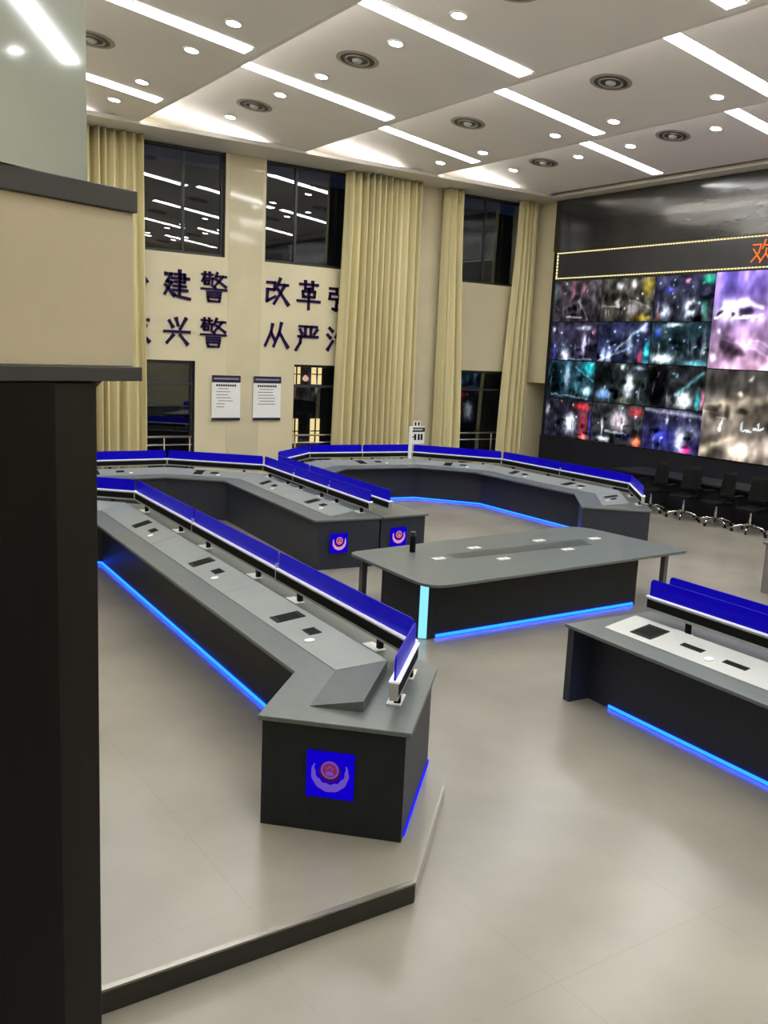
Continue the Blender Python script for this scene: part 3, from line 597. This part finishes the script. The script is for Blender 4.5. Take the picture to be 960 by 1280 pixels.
# ------------------------------------------------------------------ consoles
def offset(path, d, e0=0.0, e1=0.0):
    P = [Vector(p) for p in path]; n = len(P); out = []
    D = [(P[i+1]-P[i]).normalized() for i in range(n-1)]; N = [Vector((-q.y, q.x)) for q in D]
    for i in range(n):
        if i == 0: out.append(P[0]-D[0]*e0+N[0]*d)
        elif i == n-1: out.append(P[-1]+D[-1]*e1+N[-1]*d)
        else:
            m = (N[i-1]+N[i]).normalized(); out.append(P[i]+m*(d/m.dot(N[i])))
    return out
def band(mb, A, B, z0, z1):     # band between two offset lines (A = seat side/left, B = right), as one closed prism
    poly = [tuple(p) for p in B]+[tuple(p) for p in reversed(A)]
    return mb.prism(poly, z0, z1)
def lerp(a, b, t): return a+(b-a)*t
def emblem(parent, c, u, nrm, size, pale, red):
    c, u, nrm = Vector(c), Vector(u), Vector(nrm); up = Vector((0, 0, 1))
    plate = MB().obox(c+nrm*0.006, u*size/2, up*size/2, nrm*0.006).build('emblem_plate', M['emb_blue'], parent, bevel=0)
    recalc(plate)
    def disc(r0, r1, cy, d, m, name, a0=0, a1=360, sx=1.0, n=28):
        vs = []; fs = []
        for i in range(n+1):
            a = math.radians(a0+(a1-a0)*i/n)
            r0i = r0 if not callable(r0) else r0(i/n); r1i = r1 if not callable(r1) else r1(i/n)
            for r, dd in ((r0i, d), (r1i, d), (r1i, d+0.004), (r0i, d+0.004)):
                vs.append(c+u*(r*math.cos(a)*size*sx)+up*((r*math.sin(a)+cy)*size)+nrm*(0.012+dd))
        for i in range(n):
            for q in range(4): fs.append((i*4+q, i*4+(q+1) % 4, (i+1)*4+(q+1) % 4, (i+1)*4+q))
        o = MB().add(vs, fs).build(name, m, plate); recalc(o)
    disc(lambda q: 0.355-0.105*math.sin(math.pi*q)+0.012*math.sin(40*q), lambda q: 0.375+0.03*math.sin(math.pi*q)+0.014*abs(math.sin(24*q)), 0.06, 0.001, pale, 'wreath', 152, 388, 1.0, 48)
    disc(0.0, 0.235, 0.09, 0.0015, M['emb_dark'], 'backing', 0, 360)
    disc(0.155, 0.19, 0.13, 0.006, pale, 'ring')
    disc(0.0, 0.153, 0.13, 0.006, red, 'medallion')
    st = MB()
    def star(cx, cy, r):
        vs = []
        for dd in (0.0105, 0.0125):
            for k in range(10):
                a = math.pi/2+k*math.pi/5; rr = r if k % 2 == 0 else r*0.45
                vs.append(c+u*((cx+rr*math.cos(a))*size)+up*((cy+rr*math.sin(a))*size)+nrm*(0.012+dd))
        st.add(vs, [tuple(range(9, -1, -1)), tuple(range(10, 20))]+[(k, (k+1) % 10, (k+1) % 10+10, k+10) for k in range(10)])
    star(0, 0.20, 0.04)
    for cx, cy in ((-0.075, 0.175), (0.075, 0.175), (-0.045, 0.15), (0.045, 0.15)): star(cx, cy, 0.02)
    o = st.build('stars', pale, plate); recalc(o)
    gate = MB()
    for cx, cy, hw, hh in ((0, 0.065, 0.085, 0.014), (0, 0.095, 0.06, 0.010), (0, 0.035, 0.07, 0.009)):
        gate.obox(c+u*cx*size+up*cy*size+nrm*0.024, u*hw*size, up*hh*size, nrm*0.001)
    o = gate.build('gate_relief', pale, plate); recalc(o)

def console(name, label, path, zb, inner, outer, panels, ends=(0.1, 0.1), h=0.75, body_in=None, cover='cover', covers=None, cpf=0.70, cpb=0.24,
            stations=None, ped0=0.0, ped1=0.0, bodymat='body', outer_led=True, back_rail=0.0, backsegs=None, inner_led=True, posts=True, railseg=None, lift=0.0, led_end=None):
    zt = zb+h; n = len(path)
    base = Vector(path[0])
    T = thing(name, label, 'console', (base.x, base.y, zb))
    if body_in is None: body_in = inner-0.28
    e0, e1 = ends
    o = band(MB(), offset(path, inner, e0, e1), offset(path, -outer, e0, e1), zt-0.032, zt).build('worktop', M['desk'], T, bevel=0.006); recalc(o)
    o = band(MB(), offset(path, body_in, e0-0.03, e1-0.03), offset(path, -outer+0.035, e0-0.03, e1-0.03), zb, zt-0.0325).build('cabinet_body', M[bodymat], T); recalc(o)
    P = [Vector(p) for p in path]
    D = [(P[i+1]-P[i]).normalized() for i in range(n-1)]; N = [Vector((-q.y, q.x)) for q in D]
    # end pedestals
    for flag, P0, dd, nn, sg in ((ped0, P[0], D[0], N[0], 1), (ped1, P[-1], -D[-1], N[-1], 1)):
        if flag:
            ee = e0 if P0 == P[0] else e1
            a = P0-dd*(ee-0.03); b = P0+dd*flag
            poly = [a+nn*(inner-0.03), a+nn*(body_in+0.001), b+nn*(body_in+0.001), b+nn*(inner-0.03)]
            o = MB().prism([tuple(p) for p in poly], zb, zt-0.0325).build('end_pedestal', M[bodymat], T); recalc(o)
    # end panels
    for P0, dd, nn, ee in ((P[0], D[0], N[0], e0), (P[-1], -D[-1], N[-1], e1)):
        inn = inner-0.03 if (P0 == P[0] and ped0) or (P0 == P[-1] and ped1) else body_in
        a = P0-dd*(ee-0.031); b = a-dd*0.012
        o = MB().prism([tuple(a+nn*inn), tuple(a-nn*(outer-0.035)), tuple(b-nn*(outer-0.035)), tuple(b+nn*inn)], zb, zt-0.0325).build('end_panel', M[bodymat], T); recalc(o)
    # LED strips at the feet
    l0 = -ped0-0.02 if ped0 else e0-0.06
    l1 = led_end if led_end is not None else (-ped1-0.02 if ped1 else e1-0.06)
    A, B = offset(path, body_in+0.012, l0, l1), offset(path, body_in+0.001, l0, l1)
    if inner_led:
        o = band(MB(), A, B, zb+0.008, zb+0.034).build('led_strip', M['led'], T); recalc(o)
    if outer_led:
        A, B = offset(path, -outer+0.034, e0-0.1, e1-0.1), offset(path, -outer+0.024, e0-0.1, e1-0.1)
        o = band(MB(), A, B, zb+0.006, zb+0.022).build('led_strip', M['leddim'], T); recalc(o)
    # raised control panel following the path, one piece per segment
    fr, bk = offset(path, cpf, e0-0.24, e1-0.24), offset(path, cpb, e0-0.24, e1-0.24)
    zf, zbk = zt+0.004, zt+0.075
    for i in range(n-1):
        f0, f1, b0, b1 = fr[i], fr[i+1], bk[i], bk[i+1]
        ln = (P[i+1]-P[i]).length; k = max(1, round(ln/2.3)) if ln > 1.8 else 1
        mm = (covers[i] if covers else cover)
        for q in range(k):
            t0, t1 = q/k, (q+1)/k
            fa, fb, ba, bb = lerp(f0, f1, t0), lerp(f0, f1, t1), lerp(b0, b1, t0), lerp(b0, b1, t1)
            g = 0.0025
            fa, ba = fa+D[i]*g, ba+D[i]*g; fb, bb = fb-D[i]*g, bb-D[i]*g
            a = [(ba.x, ba.y, zt+0.001), (bb.x, bb.y, zt+0.001), (fb.x, fb.y, zt+0.001), (fa.x, fa.y, zt+0.001)]
            b = [(ba.x, ba.y, zbk), (bb.x, bb.y, zbk), (fb.x, fb.y, zf), (fa.x, fa.y, zf)]
            cp = MB().hexa(a, b).build('control_panel', M[mm], T); recalc(cp)
            # sockets let into the sloping face
            if stations is None or (i, q) not in stations: continue
            for (tt, ss, hu, hv, kind) in stations[(i, q)]:
                pf, pb = lerp(fa, fb, tt), lerp(ba, bb, tt)
                pos = lerp(pf, pb, ss); zz = zf+(zbk-zf)*ss
                uu = Vector((D[i].x, D[i].y, 0)); vv = Vector((pb.x-pf.x, pb.y-pf.y, zbk-zf)).normalized(); nn = uu.cross(vv).normalized()
                if nn.z < 0: nn = -nn
                c3 = Vector((pos.x, pos.y, zz))+nn*0.003
                if kind == 'ring':
                    vs = []; fs = []
                    for d3 in (0.0, 0.004):
                        for kk in range(14):
                            an = 2*math.pi*kk/14; vs.append(c3+uu*hu*math.cos(an)+vv*hu*math.sin(an)+nn*d3)
                    o = MB().add(vs, [tuple(range(13, -1, -1)), tuple(range(14, 28))]+[(z, (z+1) % 14, (z+1) % 14+14, z+14) for z in range(14)]).build('cable_grommet', M['white'], cp); recalc(o)
                else:
                    o = MB().obox(c3, uu*hu, vv*hv, nn*0.0028).build('socket_box', M['black'], cp); recalc(o)
                    o2 = MB().obox(c3+nn*0.0032, uu*hu*0.82, vv*hv*0.72, nn*0.0004).build('socket_lid', M['mesh'], o); recalc(o2)
    # light rails with blue screens
    def rail(off, segs, seat=True):
        C = offset(path, off)
        rt, rb = zt+0.205+lift, zt+0.085+lift*0.8
        for i in segs:
            a, b = C[i], C[i+1]; d = (b-a).normalized(); nn = Vector((-d.y, d.x)); L = (b-a).length
            d3, n3, u3 = Vector((d.x, d.y, 0)), Vector((nn.x, nn.y, 0)), Vector((0, 0, 1))
            mid = Vector(((a.x+b.x)/2, (a.y+b.y)/2, 0)); hl = L/2-0.012
            rl = MB().obox(mid+u3*((rt+rb)/2), d3*hl, n3*0.028, u3*((rt-rb)/2)).build('light_rail', M['alu'], T, bevel=0.003); recalc(rl)
            for sg in (1, -1):
                o = MB().obox(mid+u3*((rt+rb)/2+0.004)+n3*sg*0.0295, d3*(hl-0.015), n3*0.0012, u3*0.040).build('dark_strip', M['mesh'], rl); recalc(o)
            o = MB().obox(mid+u3*(rt+0.0065), d3*hl, n3*0.036, u3*0.006).build('top_lip', M['lip'], rl); recalc(o)
            k = panels[i]
            for q in range(k):
                s0, s1 = -hl+2*hl*q/k+0.018, -hl+2*hl*(q+1)/k-0.018
                gz0, gz1 = rt+0.0135, rt+0.175; r = 0.035
                prof = [(s0, gz0), (s1, gz0), (s1, gz1-r), (s1-r*0.3, gz1-r*0.3), (s1-r, gz1), (s0+r, gz1), (s0+r*0.3, gz1-r*0.3), (s0, gz1-r)]
                vs = [mid+d3*x+u3*z+n3*sg for sg in (0.006, -0.006) for x, z in prof]; kk = len(prof)
                o = MB().add(vs, [tuple(range(kk)), tuple(range(2*kk-1, kk-1, -1))]+[(j, (j+1) % kk, (j+1) % kk+kk, j+kk) for j in range(kk)]).build('glass_screen', M['glass'], T); recalc(o)
                if q < k-1:
                    pc = mid+d3*(s1+0.018)
                    o = MB().obox(pc+u3*((rt+rb)/2+0.03), d3*0.008, n3*0.034, u3*((rt-rb)/2+0.03)).build('divider', M['alu'], T); recalc(o)
            if seat:
                kp = max(1, k)*2 if L > 1.6 else 2
                for q in range(kp):
                    tt = (q//2+(0.2 if q % 2 == 0 else 0.8))/(kp/2)
                    pp = mid+d3*(-hl+2*hl*tt)
                    po_ = MB().obox(pp+u3*(zt+0.048+lift*0.4), d3*0.02, n3*0.022, u3*(0.0365+lift*0.4)).build('rail_post', M['black'], T); recalc(po_)
                    bs = MB().obox(pp+u3*(zt+0.006)+d3*0.06+n3*0.02, d3*0.105, n3*0.05, u3*0.0048)
                    o = bs.build('post_base', M['white'], po_); recalc(o)
    rail(0.0, railseg if railseg is not None else range(n-1))
    if back_rail: rail(-back_rail, backsegs, False)
    return T

BIG = lambda t: [(t, 0.52, 0.085, 0.125, 'box'), (t-0.19, 0.55, 0.075, 0.05, 'box'), (t-0.27, 0.28, 0.04, 0.03, 'ring')]
near = console('command_console', 'long nearest console with blue glass screens on the raised platform', [(3.26, 4.63), (3.885, 5.27), (4.27, 12.65), (3.0, 13.85)], 0.13, 0.83, 0.17,
               [1, 3, 1], ends=(0.27, 0.1), covers=['desk', 'cover', 'cover'], cpf=0.55, cpb=0.19, ped0=0.75, ped1=0.5,
               stations={(1, q): BIG(t) for q, t in ((0, 0.56), (1, 0.48), (2, 0.42))})
# emblem on the near console end face
u0 = Vector((3.885-3.26, 5.27-4.63)).normalized(); e_n = Vector((-u0.x, -u0.y, 0)); e_l = Vector((u0.y, -u0.x, 0))
pe = Vector((3.26, 4.63))-u0*0.254; pc = pe+Vector((-u0.y, u0.x))*0.34
emblem(near, (pc.x, pc.y, 0.13+0.40), e_l, e_n, 0.31, M['emb_pale'], M['emb_redd'])
mid_ = console('command_console', 'middle console with two lit emblems on its end', [(7.46, 11.42), (7.86, 15.85), (6.40, 17.15), (3.6, 17.15)], 0.0, 0.97, 0.14,
               [3, 1, 2], ends=(0.12, 0.1), cover='cover', cpf=0.62, cpb=0.21, bodymat='bodyb', inner_led=False, body_in=0.91,
               stations={(0, 0): BIG(0.55), (0, 1): BIG(0.55), (1, 0): BIG(0.6), (2, 0): BIG(0.55)}, back_rail=0.34, backsegs=[0])
# wide back half of the middle console's end run
zt = 0.75
o = MB().prism([(7.62, 11.30), (8.46, 11.30), (8.62, 14.3), (7.87, 14.3)], zt-0.034, zt-0.002).build('back_worktop', M['desk'], mid_, bevel=0.006)
o = MB().prism([(7.60, 11.335), (8.42, 11.335), (8.58, 14.27), (7.86, 14.27)], 0.0, zt-0.035).build('back_cabinet', M['bodyb'], mid_)
for x, z in ((6.86, 0.40), (7.92, 0.42)):
    emblem(mid_, (x, 11.325, z), (1, 0, 0), (0, -1, 0), 0.29, M['emb_pink'], M['emb_red'])
far = console('command_console', 'far curved console before the curtains and video wall', [(12.40, 10.45), (13.50, 11.72), (13.62, 15.55), (12.32, 17.22), (9.75, 17.5), (8.45, 16.45)], 0.0, 1.05, 0.14,
              [1, 2, 1, 2, 1], ends=(0.22, 0.1), cover='cover', cpf=0.66, cpb=0.22, ped0=0.55, ped1=0.3, bodymat='bodyb',
              stations={(1, 0): BIG(0.6), (1, 1): BIG(0.55), (2, 0): BIG(0.55), (3, 0): BIG(0.6), (0, 0): BIG(0.6)})
rdesk = console('command_console', 'right hand console with pale panel and paired blue screens, cut by the frame', [(6.70, 0.6), (6.96, 5.70)], 0.0, 0.83, 0.44,
                [2], ends=(0.1, 0.22), cover='coverw', cpf=0.56, cpb=0.16, ped0=0.06, ped1=-0.12, bodymat='bodyb', outer_led=True, back_rail=0.26, backsegs=[0], lift=0.04, led_end=-0.16,
                stations={(0, 1): [(0.85, 0.5, 0.125, 0.125, 'box'), (0.65, 0.5, 0.115, 0.03, 'box'), (0.55, 0.3, 0.04, 0.03, 'ring'), (0.46, 0.45, 0.115, 0.03, 'box')]})

# ------------------------------------------------------------------ meeting table
def rrect(x0, x1, y0, y1, r, n=6):
    out = []
    for cx, cy, a0 in ((x1-r, y0+r, -90), (x1-r, y1-r, 0), (x0+r, y1-r, 90), (x0+r, y0+r, 180)):
        for k in range(n+1):
            a = math.radians(a0+90*k/n); out.append((cx+r*math.cos(a), cy+r*math.sin(a)))
    return out
tb = thing('meeting_table', 'large grey meeting table with blue lit base in the room centre', 'table', (8.0, 8.75, 0))
def rpoly(c, n=6):     # corner list (x, y, radius), counter-clockwise
    out = []; m = len(c)
    for i in range(m):
        p, a, b = Vector(c[i][:2]), Vector(c[i-1][:2]), Vector(c[(i+1) % m][:2]); r = c[i][2]
        u, v = (a-p).normalized(), (b-p).normalized()
        for k in range(n+1):
            t = k/n
            out.append(tuple((p+u*r)*(1-t)**2+p*2*t*(1-t)+(p+v*r)*t*t))
    return out
MB().prism(rpoly([(5.78, 7.62, 0.32), (10.26, 7.78, 0.10), (10.12, 9.78, 0.5), (5.86, 9.45, 0.15)]), 0.705, 0.74).build('table_top', M['desk'], tb, bevel=0.006)
MB().prism([(6.08, 8.03), (9.55, 8.03), (9.55, 8.88), (6.0, 8.88), (6.0, 8.10)], 0.0, 0.704).build('base_cabinet', M['body'], tb)
a, b = Vector((6.003, 8.095)), Vector((6.075, 8.032)); d = (b-a).normalized(); n_ = Vector((d.y, -d.x))
o = MB().prism([tuple(a+n_*0.002), tuple(a+n_*0.014), tuple(b+n_*0.014), tuple(b+n_*0.002)], 0.01, 0.69).build('corner_light', M['ledw'], tb); recalc(o)
MB().box(6.2, 9.5, 8.014, 8.029, 0.008, 0.04).build('led_strip', M['led'], tb)
MB().box(5.984, 5.998, 8.15, 8.85, 0.008, 0.03).build('led_strip', M['led'], tb)
for x, y in ((6.0, 9.30), (9.98, 7.95)):
    MB().box(x-0.035, x+0.035, y-0.035, y+0.035, 0, 0.704).build('leg', mat('leg_grey', (0.085, 0.082, 0.084), rough=0.4, var=0.05), tb)
MB().prism([(6.95, 8.62), (9.25, 8.60), (9.35, 8.92), (6.95, 8.86)], 0.741, 0.743).build('inlay', mat('dark_inlay', (0.055, 0.062, 0.060), rough=0.3, var=0.1), tb)
for i, (x, y, lab) in enumerate(((6.70, 8.69, 'nearest the dark flask'), (7.52, 9.02, 'behind the inlay on its left'), (7.46, 8.37, 'in front of the inlay on its left'), (8.70, 9.06, 'behind the inlay at its middle right'), (8.66, 8.47, 'in front of the inlay on its right'), (9.57, 8.86, 'at the right end beyond the inlay'))):
    t = thing('name_card', 'small white card on the meeting table, '+lab, 'card', (x, y, 0.741), 'white cards on the meeting table')
    MB().obox((x, y, 0.7465), (0.085, 0, 0), (0, 0.045, 0), (0, 0, 0.005)).build('card', M['white'], t)
    MB().obox((x, y, 0.7525), (0.03, 0, 0), (0, 0.008, 0), (0, 0, 0.0006)).build('print', M['greyprint'], t)
fl = thing('vacuum_flask', 'slim black flask standing on the left of the meeting table', 'flask', (6.62, 9.14, 0.741))
MB().lathe([(0.036, 0.0), (0.038, 0.01), (0.038, 0.19), (0.034, 0.205), (0.0, 0.205)], (6.62, 9.14, 0.741), 20).build('body', M['black'], fl, smooth=False)
MB().lathe([(0.034, 0.206), (0.036, 0.212), (0.036, 0.255), (0.03, 0.262), (0.0, 0.262)], (6.62, 9.14, 0.741), 20).build('lid', M['trim'], fl)

# placard standing on the far console
px_, py_ = 12.17, 17.09
pl = thing('desk_placard', 'white placard with dark band standing on the far console', 'sign', (px_, py_, 0.75))
MB().box(px_-0.05, px_+0.03, py_-0.012, py_+0.012, 0.76, 1.55).build('post', M['white'], pl)
MB().box(px_-0.09, px_+0.09, py_-0.04, py_+0.04, 0.7505, 0.7595).build('foot', M['white'], pl)
yb = py_+0.013
pb = MB().prism([(px_-0.05, yb), (px_+0.39, yb), (px_+0.39, yb+0.018), (px_-0.05, yb+0.018)], 1.155, 1.555).build('board', M['white'], pl)
MB().box(px_+0.08, px_+0.26, yb, yb+0.018, 1.5555, 1.68).build('header_tab', M['white'], pb)
MB().box(px_-0.05, px_+0.39, yb-0.007, yb-0.0005, 1.43, 1.53).build('dark_band', M['navy'], pb)
MB().box(px_+0.04, px_+0.32, yb-0.010, yb-0.0075, 1.465, 1.50).build('band_text', M['coverw'], pb)
for a_, b_, z0_, z1_ in ((0.10, 0.14, 1.575, 1.655), (0.19, 0.23, 1.575, 1.655), (0.10, 0.155, 1.24, 1.38), (0.20, 0.255, 1.24, 1.38), (0.28, 0.335, 1.24, 1.38), (0.035, 0.095, 1.30, 1.325)):
    MB().box(px_+a_, px_+b_, yb-0.006, yb-0.0006, z0_, z1_).build('character', M['black'], pb)

# side desk end at the right frame edge
sd = thing('side_desk', 'grey desk end at the right edge behind the paired blue screens', 'desk', (12.6, 7.0, 0))
MB().prism(rrect(11.83, 13.4, 6.2, 7.74, 0.03, 2), 0.715, 0.75).build('worktop', M['desk'], sd, bevel=0.004)
MB().box(11.87, 13.36, 6.24, 7.70, 0, 0.7145).build('body', mat('mauve_grey_panel', (0.16, 0.15, 0.155), rough=0.4, var=0.06, vscale=4), sd)

# ------------------------------------------------------------------ task chairs in front of the video wall
ch = thing('task_chair', '', 'chair')
MB().tube([(-0.2, -0.24, 0.47), (0.2, -0.24, 0.47)], 0.01)
sb = MB().prism(rrect(-0.25, 0.25, -0.24, 0.24, 0.08, 4), 0.43, 0.50).build('seat', M['black'], ch, bevel=0.02)
vs = []; fs = []
for j in range(7):
    v = j/6
    for i in range(7):
        u = i/6-0.5
        vs.append((-0.24-0.06*v+0.10*(abs(u)*2)**2*0.6, u*(0.46-0.08*v), 0.54+0.56*v))
for j in range(6):
    for i in range(6): fs.append((j*7+i, j*7+i+1, (j+1)*7+i+1, (j+1)*7+i))
o = MB().add(vs, fs).build('backrest', M['mesh'], ch, smooth=True); sm = o.modifiers.new('t', 'SOLIDIFY'); sm.thickness = 0.03
MB().tube([(-0.1, 0, 0.42), (-0.28, 0, 0.45), (-0.31, 0, 0.75)], 0.02).build('back_support', M['black'], ch)
for sgn in (-1, 1):
    MB().tube([(0.05, sgn*0.26, 0.45), (0.03, sgn*0.30, 0.55), (0.0, sgn*0.30, 0.66)], 0.015).build('arm_post', M['black'], ch)
    MB().obox((0.02, sgn*0.30, 0.675), (0.13, 0, 0), (0, 0.035, 0), (0, 0, 0.014)).build('arm_pad', M['black'], ch)
MB().lathe([(0.03, 0.12), (0.03, 0.30), (0.02, 0.30), (0.02, 0.43)], n=12).build('gas_column', M['chrome'], ch)
for k in range(5):
    a = 2*math.pi*k/5+0.35; c, s = math.cos(a), math.sin(a)
    lg = MB().tube([(0.03*c, 0.03*s, 0.14), (0.16*c, 0.16*s, 0.145), (0.28*c, 0.28*s, 0.11), (0.33*c, 0.33*s, 0.075)], [0.026, 0.024, 0.02, 0.016]).build('base_leg', M['chrome'], ch, smooth=True)
    MB().obox((0.33*c, 0.33*s, 0.032), (0.012*-s, 0.012*c, 0), (0.028*c, 0.028*s, 0), (0, 0, 0.030)).build('caster', M['black'], lg)
CP = [(16.10, 13.35, 2.9, 'leftmost, half hidden by the far console end'), (16.07, 12.45, 3.3, 'second from the left'), (16.05, 11.62, 2.8, 'third from the left'), (16.03, 10.80, 3.2, 'fourth from the left'), (16.0, 10.02, 3.0, 'cut by the right edge of the frame')]
for i, (x, y, r, lab) in enumerate(CP):
    o = ch if i == 0 else copy_tree(ch)
    o.location = (x, y, 0); o.rotation_euler = (0, 0, r)
    tag(o, 'black task chair with chrome base, '+lab, 'chair', 'task chairs below the video wall')
bc = thing('black_counter', 'long low black counter behind the task chairs under the video wall', 'counter', (17.0, 11.5, 0))
MB().box(16.45, 17.5, 5.0, 14.9, 0.71, 0.75).build('counter_top', M['wallblack'], bc)
MB().box(16.62, 17.46, 5.05, 14.85, 0, 0.709).build('counter_body', M['wallblack'], bc)

# ------------------------------------------------------------------ dark pillar in the left foreground
PC = Vector((1.0, 2.98)); az = math.radians(68.6); pd = Vector((math.sin(az), math.cos(az))); pn = Vector((pd.y, -pd.x))
if pn.dot(-PC) < 0: pn = -pn
def pbx(s0, s1, n0, n1, z0, z1):
    q = [PC+pd*s0+pn*n0, PC+pd*s1+pn*n0, PC+pd*s1+pn*n1, PC+pd*s0+pn*n1]
    mb = MB().prism([tuple(p) for p in q], z0, z1); return mb
pt = thing('pillar', 'tall dark pillar with beige band and green glass cladding at left edge', 'pillar', (PC.x, PC.y, 0))
for nm, args, mt, bv in (('shaft', (-0.95, -0.15, -0.30, -0.0005, 0.0, 3.066), 'wood', 0.004), ('inset_panel', (-0.95, -0.312, 0.0, 0.012, 0.0, 3.066), 'woodd', 0.0),
                     ('lower_trim', (-0.95, 0.016, -0.32, 0.02, 3.07, 3.116), 'trim', 0.003), ('beige_panel', (-0.95, -0.004, -0.31, 0.0, 3.1165, 3.597), 'beige', 0.003),
                     ('upper_trim', (-0.95, 0.001, -0.32, 0.016, 3.5975, 3.664), 'trim', 0.003)):
    o = pbx(*args).build(nm, M[mt], pt, bevel=bv); recalc(o)
ga = math.radians(62.2); gd = Vector((math.sin(ga), math.cos(ga))); gn = Vector((gd.y, -gd.x))
if gn.dot(-PC) < 0: gn = -gn
g0 = PC+pd*-0.17+pn*-0.01
o = MB().prism([tuple(g0-gd*0.8), tuple(g0), tuple(g0-gn*0.3), tuple(g0-gd*0.8-gn*0.3)], 3.6645, 7.95).build('glass_cladding', M['gglass'], pt); recalc(o)
q = [PC+pd*-0.149+pn*-0.03, PC+pd*-0.105+pn*-0.03]
o = MB().add([(q[0].x, q[0].y, 3.03), (q[0].x, q[0].y, 3.068), (q[1].x, q[1].y, 3.068)]+[(q[0].x-pn.x*0.03, q[0].y-pn.y*0.03, 3.03), (q[0].x-pn.x*0.03, q[0].y-pn.y*0.03, 3.068), (q[1].x-pn.x*0.03, q[1].y-pn.y*0.03, 3.068)],
             [(0, 1, 2), (3, 5, 4), (0, 3, 4, 1), (1, 4, 5, 2), (2, 5, 3, 0)]).build('bracket', M['trim'], pt); recalc(o)
for o in bpy.data.objects:
    if '_o' in o: del o['_o']
